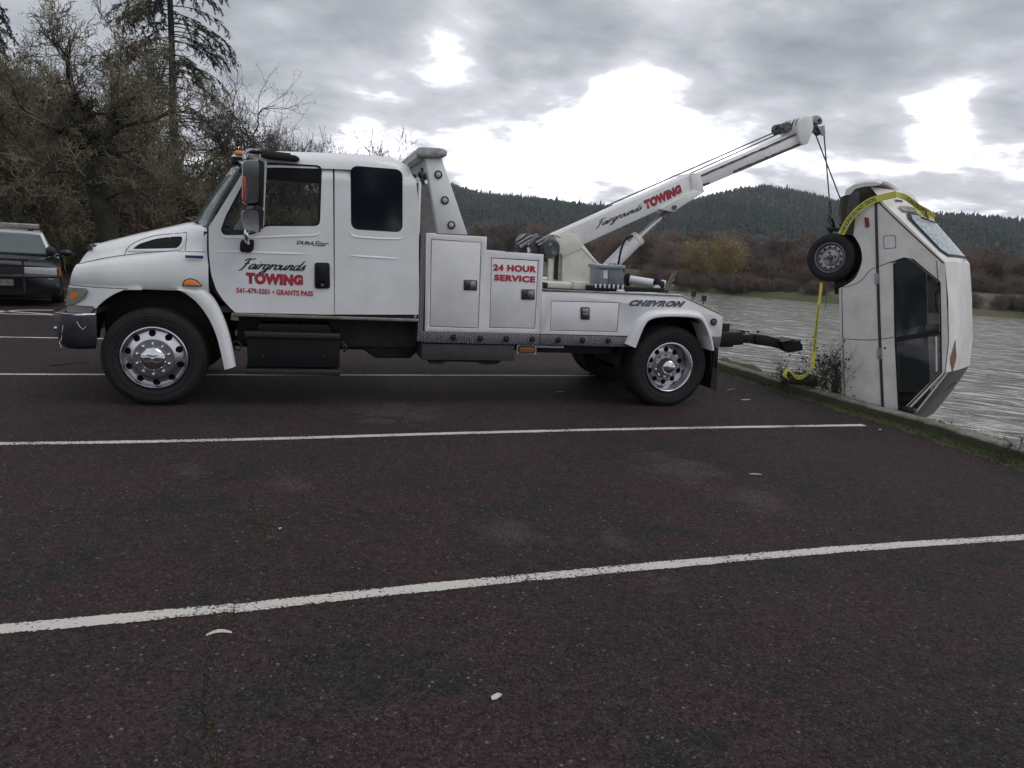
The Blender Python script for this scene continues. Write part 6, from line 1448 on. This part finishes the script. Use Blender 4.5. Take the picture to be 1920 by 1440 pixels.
# ---- caution tape
M_tape = mat('yellow_tape', (.62, .58, .05), .45, col2=(.52, .50, .10), vs=9)
M_tape.node_tree.nodes['Principled BSDF'].inputs['Subsurface Weight'].default_value = 0
def tape(pts, w, wv, name='tape', par=None, txt=None, twist=None, m=None, tlen=None):
    """flat ribbon through world points; wv = direction of its width at each point"""
    q = smoothline([tuple(p) for p in pts], 8); N = len(q); ws_ = smoothline([tuple(v) for v in wv], 8)
    Lp = [Vector(a)+Vector(b).normalized()*w/2 for a, b in zip(q, ws_)]; Rp = [Vector(a)-Vector(b).normalized()*w/2 for a, b in zip(q, ws_)]
    o = obj(name, MB().loft([[a, b] for a, b in zip(Lp, Rp)], closed=False), m or M_tape, par, smooth=60)
    if txt:
        cum = [0]
        for a, b in zip(q, q[1:]): cum.append(cum[-1]+float(np.linalg.norm(np.array(a)-np.array(b))))
        me = textmesh(txt, .015, space=.95); T0, T1 = (tlen or (0, 1))
        for v in me.vertices:
            s_ = cum[-1]*(T0+(T1-T0)*v.co.x); i = min(N-2, max(0, int(np.searchsorted(cum, s_))-1)); f = (s_-cum[i])/(cum[i+1]-cum[i])
            a = Lp[i].lerp(Lp[i+1], f); b = Rp[i].lerp(Rp[i+1], f); p = b.lerp(a, .22+.56*v.co.y); n_ = (Vector((0, 0, CH))-p).normalized(); n_ = (Lp[i+1]-Lp[i]).cross(Rp[i]-Lp[i]).normalized()
            if n_.dot(Vector((0, 0, CH))-p) < 0: n_ = -n_
            v.co = p+n_*.004
        me.update(); obj('lettering', me, M_ink, o)
    return o
def cw(px, py, d=0.): return hit(px, py, CW, CP0.dot(CW)-d)
tap = thing('caution_tape', 'yellow caution tape draped over the tail of the hanging car', 'caution tape')
pts = [cw(1577, 439, -.16), cw(1590, 415, -.13), cw(1608, 394, -.1), cw(1632, 377, -.07), cw(1655, 370, -.03), cw(1680, 364.5, .02)]
wv = [cw(1570, 437, -.16)-cw(1584, 441, -.16), cw(1585, 411, -.13)-cw(1596, 419, -.13), cw(1603, 390, -.1)-cw(1613, 400, -.1), cw(1628, 371, -.07)-cw(1636, 383, -.07), cw(1653, 364, -.03)-cw(1657, 376, -.03), cw(1680, 362, .02)-cw(1680, 367, .02)]
tape(pts, .088, wv, par=tap, txt='LINE SCENE DO NOT CROSS', tlen=(.02, .72))
pts = [cw(1680, 364.5, .02), cw(1697, 370, .25), cw(1712, 380, .45), cw(1722, 388, .6), cw(1740, 398, .75), cw(1752, 408, .9)]
wv = [cw(1680, 362, .02)-cw(1680, 368, .02), cw(1699, 366, .25)-cw(1695, 374, .25), cw(1714, 376, .4)-cw(1710, 383, .4), cw(1724, 384, .6)-cw(1719, 391, .6), cw(1742, 395, .7)-cw(1738, 402, .7), cw(1753, 405, .9)-cw(1748, 411, .9)]
tape(pts, .07, wv, par=tap, txt='CAUTION', tlen=(.3, .8))
pts = [cw(1716, 392, .5), cw(1725, 400, .6), cw(1738, 410, .75), cw(1743, 407, .8), cw(1752, 412, .9)]
wv = [Vector((0, .3, 1))]*5
tape(pts, .04, wv, par=tap)
tp2 = thing('caution_tape', 'long yellow caution tape hanging from the rear wheel down to the bush by the kerb', 'caution tape')
def yv(px, py, Y=8.0): return hit(px, py, (0, 1, 0), Y)
pts = [yv(1540, 530), yv(1538, 550), yv(1533, 590), yv(1528, 640), yv(1525, 675), yv(1523, 690)]
wv = [yv(1538, 530)-yv(1543, 530)]*2+[yv(1530, 590)-yv(1536, 590), yv(1523, 640)-yv(1533, 641), yv(1520, 675)-yv(1530, 676), yv(1519, 690)-yv(1527, 691)]
# width varies by twisting
wv = [Vector(w_)+CW*k for w_, k in zip(wv, (.05, .05, .05, .0, .0, .02))]
tape(pts, .062, wv, par=tp2, txt='CAUTION POLICE LINE CAUTION', tlen=(.25, .8))
pts = [yv(1523, 688), yv(1515, 700), yv(1503, 707), yv(1492, 706), yv(1484, 698), yv(1476, 694), yv(1471, 703), yv(1478, 712)]
wv = [Vector((.3, 0, 1)), Vector((.2, 0, 1)), Vector((.1, .1, 1)), Vector((0, 0, 1)), Vector((-.3, .1, 1)), Vector((-1, .1, .5)), Vector((-1, .2, 0)), Vector((-.6, .1, .4))]
tape(pts, .055, wv, par=tp2, txt='CAUTION CAUTION', tlen=(.12, .62))
tape([yv(1541, 528, 8.4), yv(1548, 550, 8.4), yv(1548, 572, 8.4), yv(1544, 585, 8.4)], .006, [Vector((1, 0, 0))]*4, par=tp2, m=M_dark, name='loose_strap')
# ================================================================== POLICE CAR
pcar = thing('police_car', 'black and white police sedan with roof light bar at the left edge of the lot', 'police car', (0, 0, 0))
# local frame: x = car's left-right (to photo right), y = length going away, z up
pc0 = G(80, 536); PWd = 1.95
pa = onground(7, 18.6); pcar.location = (pa[0], pa[1], 0); pcar.rotation_euler.z = math.radians(14); pcar.scale = (1.06, 1.06, 1.06)
def pp(name, mb, m, **k): return obj(name, mb, m, k.pop('parent', pcar), **k)
M_pblack = mat('black_car_paint', (.006, .007, .011), .22, coat=.2)
M_pwhite = mat('white_car_paint', (.72, .73, .75), .28, coat=.5)
def sec(y, w, z0, z1, r=.08, zt=None):
    h = w/2; pts = [(-h+.04, z0), (-h, z0+.08), (-h-.0, (z0+z1)/2), (-h+.03, z1-.06), (-h+.14, z1), (0, z1+(.04)), (h-.14, z1), (h-.03, z1-.06), (h, (z0+z1)/2), (h, z0+.08), (h-.04, z0)]
    return [(x, y, z) for x, z in pts]
pp('bumper', MB().loft([sec(-.22, 1.6, .24, .60), sec(-.15, 1.85, .22, .62), sec(.05, 1.93, .22, .64)]), M_pblack, smooth=40)
pp('bonnet', MB().loft([sec(-.02, 1.84, .28, .78), sec(.05, 1.92, .24, .82), sec(.5, 1.95, .24, .90), sec(1.25, 1.95, .24, .96)]), M_pblack, smooth=40)
pp('door_panels', MB().loft([sec(1.251, 1.955, .26, .965), sec(2.5, 1.96, .26, .98), sec(3.5, 1.95, .26, .98)]), M_pwhite, smooth=40)
pp('boot', MB().loft([sec(3.501, 1.95, .26, .98), sec(4.6, 1.9, .28, .96), sec(4.95, 1.75, .34, .85)]), M_pblack, smooth=40)
def gh(y, w, z): return [(-w/2, y, z), (w/2, y, z)]
pillars = MB()
A0, A1, B0, B1 = (1.15, 1.66, .96), (1.95, 1.28, 1.40), (4.15, 1.6, .96), (3.35, 1.25, 1.41)
pp('roof', MB().loft([[(x, y, z) for x, z in ((-w/2, zz-.02), (-w/2+.06, zz+.025), (0, zz+.05), (w/2-.06, zz+.025), (w/2, zz-.02))] for y, w, zz in ((A1[0]-.06, 1.30, 1.385), (2.2, 1.34, 1.42), (3.0, 1.34, 1.43), (3.4, 1.28, 1.40))]), M_pwhite, smooth=40)
pp('windscreen', MB().loft([[( -A0[1]/2+.06, A0[0], A0[2]), (0, A0[0]-.1, A0[2]+.02), (A0[1]/2-.06, A0[0], A0[2])], [(-A1[1]/2+.05, A1[0]-.04, 1.385), (0, A1[0]-.09, 1.40), (A1[1]/2-.05, A1[0]-.04, 1.385)]], closed=False), glassmat('police_windscreen', (.10, .13, .135), .8, .05), smooth=60)
for sx in (-1, 1):
    pp('windscreen_pillar', MB().tube([(sx*.80, 1.17, .96), (sx*.645, 1.93, 1.385)], .035, 6), M_pwhite)
    pp('side_window', MB().add([(sx*.86, 1.3, .97), (sx*.67, 1.95, 1.39), (sx*.67, 3.3, 1.39), (sx*.84, 4.0, .97)], [(0, 1, 2, 3)]), M_tint)
    pp('rear_pillar', MB().prism([(sx*.64, 1.39), (sx*.67, 1.40), (sx*.86, .97), (sx*.6, .97)], 3.32, 3.36), M_pwhite)
    mr = pp('wing_mirror', MB().ball((sx*1.08, 1.22, 1.03), .10, 7, 1.15, .6, .75), M_pblack, smooth=60); obj('mirror_stalk', MB().tube([(sx*.88, 1.25, .96), (sx*1.02, 1.22, 1.0)], .03, 6), M_pblack, mr)
    pp('headlight', MB().prism(rnd([(sx*.33, .60), (sx*.88, .62), (sx*.88, .77), (sx*.33, .77)], .02), -.055, .02), M_lens, bevel=.01)
    pp('corner_lamp', MB().prism(rnd([(sx*.905, .62), (sx*.955, .63), (sx*.955, .76), (sx*.905, .77)], .01), -.03, .1), M_orange)
    for y in (.85, 3.75):
        w = pp('wheel', MB().lathe([(.17, -.0), (.2, -.02), (.3, -.02), (.33, .02), (.335, .1), (.33, .2), (.2, .22)], ax='x', n=32).lathe([(.001, .01), (.1, .0), (.17, .01), (.2, -.01)], ax='x', n=24), M_rubber, smooth=40)
        w.location = (sx*.97 if sx < 0 else .97, y, .33); w.rotation_euler.z = 0 if sx < 0 else math.pi
pp('spotlight', MB().ball((.80, 1.0, 1.06), .11, 7, .9, .9, 1), M_dark, smooth=60)
lbp = pp('roof_light_bar', MB().box(-.62, .62, 2.1, 2.4, 1.50, 1.60), M_galv, bevel=.02); obj('bar_mount', MB().box(-.5, -.4, 2.15, 2.35, 1.44, 1.5).box(.4, .5, 2.15, 2.35, 1.44, 1.5), M_dark, lbp)
pp('grille', MB().box(-.29, .29, -.055, .0, .62, .76), M_dark)
pp('push_bar', MB().tube([(-.32, -.3, .28), (-.32, -.33, .95)], .022, 6).tube([(.32, -.3, .28), (.32, -.33, .95)], .022, 6).tube([(-.42, -.33, .93), (.42, -.33, .93)], .03, 6).tube([(-.42, -.32, .6), (.42, -.32, .6)], .03, 6).tube([(.42, -.3, .60), (.95, -.1, .60)], .02, 6), M_dark)
pp('cowl', MB().tube([(-.75, 1.12, .975), (0, 1.02, .99), (.75, 1.12, .975)], .03, 6), M_dark)
pp('number_plate', MB().box(-.15, .15, -.26, -.23, .42, .54), M_galv)
# ================================================================== SMALL THINGS BY THE KERB
R = random.Random(17)
def blades(pts, n, h0, h1, w, name, m, label, spread=.05):
    V, F_ = [], []
    for i in range(n):
        c = pts(); h = R.uniform(h0, h1); a = R.uniform(0, 6.28); l = Vector((math.cos(a), math.sin(a), 0)); q = l.cross(Z)*w; t = c+Z*h+l*h*R.uniform(.1, .9); mid = c+Z*h*.55+l*h*.2; k = len(V)
        V += [tuple(c-q), tuple(c+q), tuple(mid+q*.7), tuple(t), tuple(mid-q*.7)]; F_ += [(k, k+1, k+2, k+4), (k+4, k+2, k+3, k+3)]
    V = np.array(V); F_ = np.array([f if len(set(f)) == 4 else (f[0], f[1], f[2], f[2]) for f in F_])
    f3 = []
    for f in F_:
        f3.append((f[0], f[1], f[2]));
        if f[2] != f[3]: f3.append((f[0], f[2], f[3]))
    o = rawobj(name, fastmesh(name, V, np.array(f3)), m); o['kind'] = 'stuff'; o['label'] = label; return o
def kpt():
    y = R.uniform(2.2, 10.5)**1.0; dens = np.interp(y, [2, 4.5, 5.5, 6.5, 8, 10.5], [1, 1, .8, .3, .2, .5])
    while R.random() > dens: y = R.uniform(2.2, 10.5); dens = np.interp(y, [2, 4.5, 5.5, 6.5, 8, 10.5], [1, 1, .8, .3, .2, .5])
    wd = np.interp(y, [2, 4.5, 6, 8, 11], [.42, .36, .2, .10, .12]); return Vector((kxs(y)-abs(R.gauss(0, wd*.5)), y, .0))
blades(kpt, 16000, .015, .055, .003, 'kerb_grass', M_grass, 'green grass and moss along the foot of the kerb')
M_moss = mat('moss', (.045, .06, .02), .95, col2=(.06, .055, .03), vs=6, bump=.8, bs=40)
mv = []; 
def mosspt():
    y = R.uniform(2.2, 12); return Vector((kxs(y)+R.uniform(.0, .25), y, .12))
blades(mosspt, 2500, .006, .02, .004, 'kerb_moss', M_moss, 'thin moss growing on top of the kerb')
blades(lambda: Vector((kxs(y_ := R.uniform(2, 14))+R.uniform(.28, .7), y_, -.2)), 2500, .1, .32, .006, 'bank_grass', mat('dry_grass', (.10, .085, .045), .9, col2=(.06, .065, .03), vs=5), 'dry grass on the river side of the kerb')
secs = []
for y in np.arange(1.5, 13, .1):
    wd = float(np.interp(y, [2, 4.5, 6, 8, 11], [.38, .32, .22, .14, .16]))+R.uniform(-.05, .04)
    secs.append([(kxs(y)-wd, y, .003), (kxs(y)-wd*.6, y, .008), (kxs(y)-wd*.25, y, .014+R.uniform(0, .008)), (kxs(y)+.01, y, .02+R.uniform(0, .02))])
o = obj('kerb_dirt', MB().loft(secs, closed=False), M_moss, smooth=60); o['kind'] = 'stuff'; o['label'] = 'strip of mossy dirt gathered against the kerb'
# leafy bush and bare twigs beyond the kerb
def yy(px, py, Y): return hit(px, py, (0, 1, 0), Y)
def bush(name, label, px, base_py, Y, n, h, w, leaf, leafm, seed, fuzz_n=0):
    T = TR(seed); c = yy(px, base_py, Y)
    prm = dict(seg=[5, 4, 3], gnarl=[.16, .25, .3], kids=[1, 2], ang=(.4, 1.0), len=(.45, .75), rmin=.0025, depth=2, thick=.5, up=.25, p=.75, bare={0: 1})
    for k in range(n):
        T.grow(Vector((T.r.gauss(0, w*.3), T.r.gauss(0, .12), -.25)), Vector((T.r.gauss(0, w), T.r.gauss(0, .3), 1)).normalized(), h*T.r.uniform(.5, 1), .007, 0, prm)
    t = thing(name, label, 'bush', c); obj('branch', quads(*T.B, 'branch'), M_bark, t)
    V, F_ = [], []
    for i in range(leaf):
        p, d, dp = T.r.choice(T.tips); p = p+Vector([T.r.gauss(0, .03) for _ in range(3)]); a = Vector([T.r.gauss(0, 1) for _ in range(3)]).normalized(); b = a.cross(Vector([T.r.gauss(0, 1) for _ in range(3)])).normalized(); L = T.r.uniform(.02, .036); w_ = L*.5; k = len(V)
        n_ = a.cross(b)*L*.2
        V += [tuple(p), tuple(p+a*L*.5+b*w_+n_), tuple(p+a*L*1.3), tuple(p+a*L*.5-b*w_+n_)]; F_.append((k, k+1, k+2, k+3))
    if F_: o = obj('foliage', quads(V, F_, 'leaves'), leafm, t); 
    return t
M_leaf = mat('dark_glossy_leaves', (.022, .035, .018), .35, col2=(.04, .05, .025), vs=20)
bush('leafy_bush', 'dark leafy bush between the draped tape and the hanging car', 1545, 742, 8.25, 11, .62, .3, 420, M_leaf, 4)
bush('twig_bush', 'brown tangled bush right against the underside of the hanging car', 1562, 752, 8.4, 16, .6, .25, 160, M_leaf, 14)
bush('leafy_bush', 'sparse leafy bush holding the loose end of the yellow tape', 1478, 722, 8.9, 8, .42, .5, 260, M_leaf, 24)
bush('leafy_bush', 'tall thin leafy sprig beside the vertical tape', 1541, 690, 8.2, 3, .38, .06, 110, M_leaf, 29)
bush('twig_bush', 'low dark leafy bush at the water edge right of the hanging car', 1780, 812, 6.3, 9, .20, .35, 260, M_leaf, 34)
bush('twig_bush', 'few dry weed stems at the kerb near the right edge of the photo', 1905, 840, 5.2, 5, .28, .3, 0, M_leaf, 44)
bush('twig_bush', 'small weeds on the kerb foot below the hanging car', 1580, 775, 7.25, 6, .10, .5, 60, M_leaf, 54)
def rock(name, label, c, sx, sy, sz, seed, m):
    Rr = random.Random(seed); bm = bmesh.new(); bmesh.ops.create_icosphere(bm, subdivisions=4, radius=1)
    off = Vector((Rr.random()*9, Rr.random()*9, 0)); from mathutils import noise
    for v in bm.verts: n = noise.fractal(v.co*1.6+off, 1, 2, 4); v.co *= 1+.28*n; v.co = Vector((v.co.x*sx, v.co.y*sy, v.co.z*sz))
    me = bpy.data.meshes.new(name); bm.to_mesh(me); bm.free(); o = obj(name, me, m, smooth=180); o.location = c; tag(o, label, 'rock'); return o
rock('mossy_rock', 'dark mossy rock at the water edge behind the rear mud flap', yy(1358, 690, 10.8), .35, .3, .16, 1, M_moss)
rock('mossy_rock', 'longer mossy rock between the mud flap and the underlift', yy(1386, 696, 10.9), .42, .3, .15, 2, M_moss)
rock('stump_root', 'dark muddy stump under the loose end of the tape', yy(1500, 716, 8.7), .26, .2, .13, 3, M_bank)
# weeds in the asphalt cracks
def crackpt(L, s):
    def f():
        i = R.randrange(len(L)-1); a, b = G(*L[i]), G(*L[i+1]); p = a.lerp(b, R.random()); return p+Vector((R.gauss(0, s), R.gauss(0, s), 0))
    return f
M_weed = mat('crack_weeds', (.085, .085, .03), .9, col2=(.10, .08, .05), vs=12)
blades(crackpt([(470, 925), (500, 985), (510, 1030)], .03), 260, .006, .02, .003, 'crack_weeds', M_weed, 'sparse green weeds in the crack above the nearest painted line')
blades(crackpt([(450, 1130), (395, 1190), (385, 1330), (400, 1440)], .018), 420, .004, .015, .003, 'crack_weeds', M_weed, 'sparse green weeds in the crack below the nearest painted line')
# cracks
cr = MB()
def crack(L, w=.009):
    q = []
    for a, b in zip(L, L[1:]):
        A, B = G(*a), G(*b); n = max(3, int((B-A).length/.05))
        for k in range(n): q.append(A.lerp(B, k/n)+Vector((R.gauss(0, .012), R.gauss(0, .012), 0)))
    secs = []
    for i, p in enumerate(q):
        d = q[min(i+1, len(q)-1)]-q[max(i-1, 0)]; n = Vector((-d.y, d.x, 0)).normalized()*w*R.uniform(.2, 1.2); secs.append([(p.x+n.x, p.y+n.y, .003), (p.x-n.x, p.y-n.y, .003)])
    cr.loft(secs, closed=False)
crack([(628, 764), (680, 780), (740, 784), (790, 792), (850, 808)]); crack([(790, 764), (765, 772), (750, 790), (745, 806)]); crack([(700, 768), (715, 762), (760, 764), (780, 762)]); crack([(740, 784), (770, 800), (830, 815)], .004)
crack([(470, 1131), (440, 1152), (395, 1200), (385, 1330), (402, 1440)], .005); crack([(505, 1030), (470, 925), (445, 880)], .003)
o = obj('pavement_cracks', cr, M_seam, lot)
# litter
M_litter = mat('pale_litter', (.55, .54, .47), .7, col2=(.42, .41, .34), vs=40)
c = G(411, 1188)
o = obj('white_chip', MB().loft([[(-.055+.11*t, .012*math.sin(t*3.14)*1.6-.0, .004+.008*math.sin(t*3.14)), (-.055+.11*t, .012*math.sin(t*3.14)*1.6-.016, .004)] for t in np.linspace(0, 1, 9)], closed=False), M_litter); o.location = c; tag(o, 'curved white chip lying below the gap in the nearest painted line', 'litter')
for px_, py_, l, w, rz, lab in ((1398, 750, .16, .04, .0, 'flat pale scrap on the asphalt behind the rear wheel'), (1370, 731, .18, .012, .3, 'thin pale twig near the kerb behind the rear wheel'), (1416, 890, .12, .02, -.3, 'small pale scrap in the middle of the parking bay'), (525, 992, .025, .015, .5, 'small white scrap beside the weeds in the upper crack'), (930, 1308, .06, .03, .4, 'small pale scrap in the foreground asphalt'), (1050, 735, .1, .012, 0, 'thin white scrap in the shade under the truck'), (1650, 806, .06, .02, .4, 'pale leaf on the dirt just below the kerb')):
    p = G(px_, py_); me = plate(rnd([(-l/2, -w/3), (-l*.1, -w/2), (l/2, -w*.2), (l*.35, w/2), (-l*.3, w*.4)], w*.2), [], .003, .008, 'z'); o = obj('paper_scrap' if 'scrap' in lab else 'twig' if 'twig' in lab else 'leaf', me, M_litter); o.location = (p.x, p.y, 0); o.rotation_euler.z = rz; tag(o, lab, 'litter')
a, b = G(92, 686), G(168, 681); o = obj('stick', MB().tube([a+Z*.01, a.lerp(b, .5)+Vector((0, .03, .02)), b+Z*.01], [.012, .010, .006], 6), M_bark); tag(o, 'dark stick on the asphalt in front of the truck bumper', 'stick')

# ------------------------------------------------------------------ air
hz = bpy.data.materials.new('haze_air'); hz.use_nodes = True; t = hz.node_tree; t.nodes.clear()
pv = t.nodes.new('ShaderNodeVolumePrincipled'); pv.inputs['Color'].default_value = (.80, .87, .95, 1); pv.inputs['Density'].default_value = .00012; pv.inputs['Anisotropy'].default_value = .2
ou = t.nodes.new('ShaderNodeOutputMaterial'); t.links.new(pv.outputs[0], ou.inputs['Volume'])
hzo = obj('haze', MB().box(-3600, 3600, -500, 4300, -5, 330), hz); hzo['kind'] = 'stuff'; hzo['label'] = 'thin damp air over the whole valley'
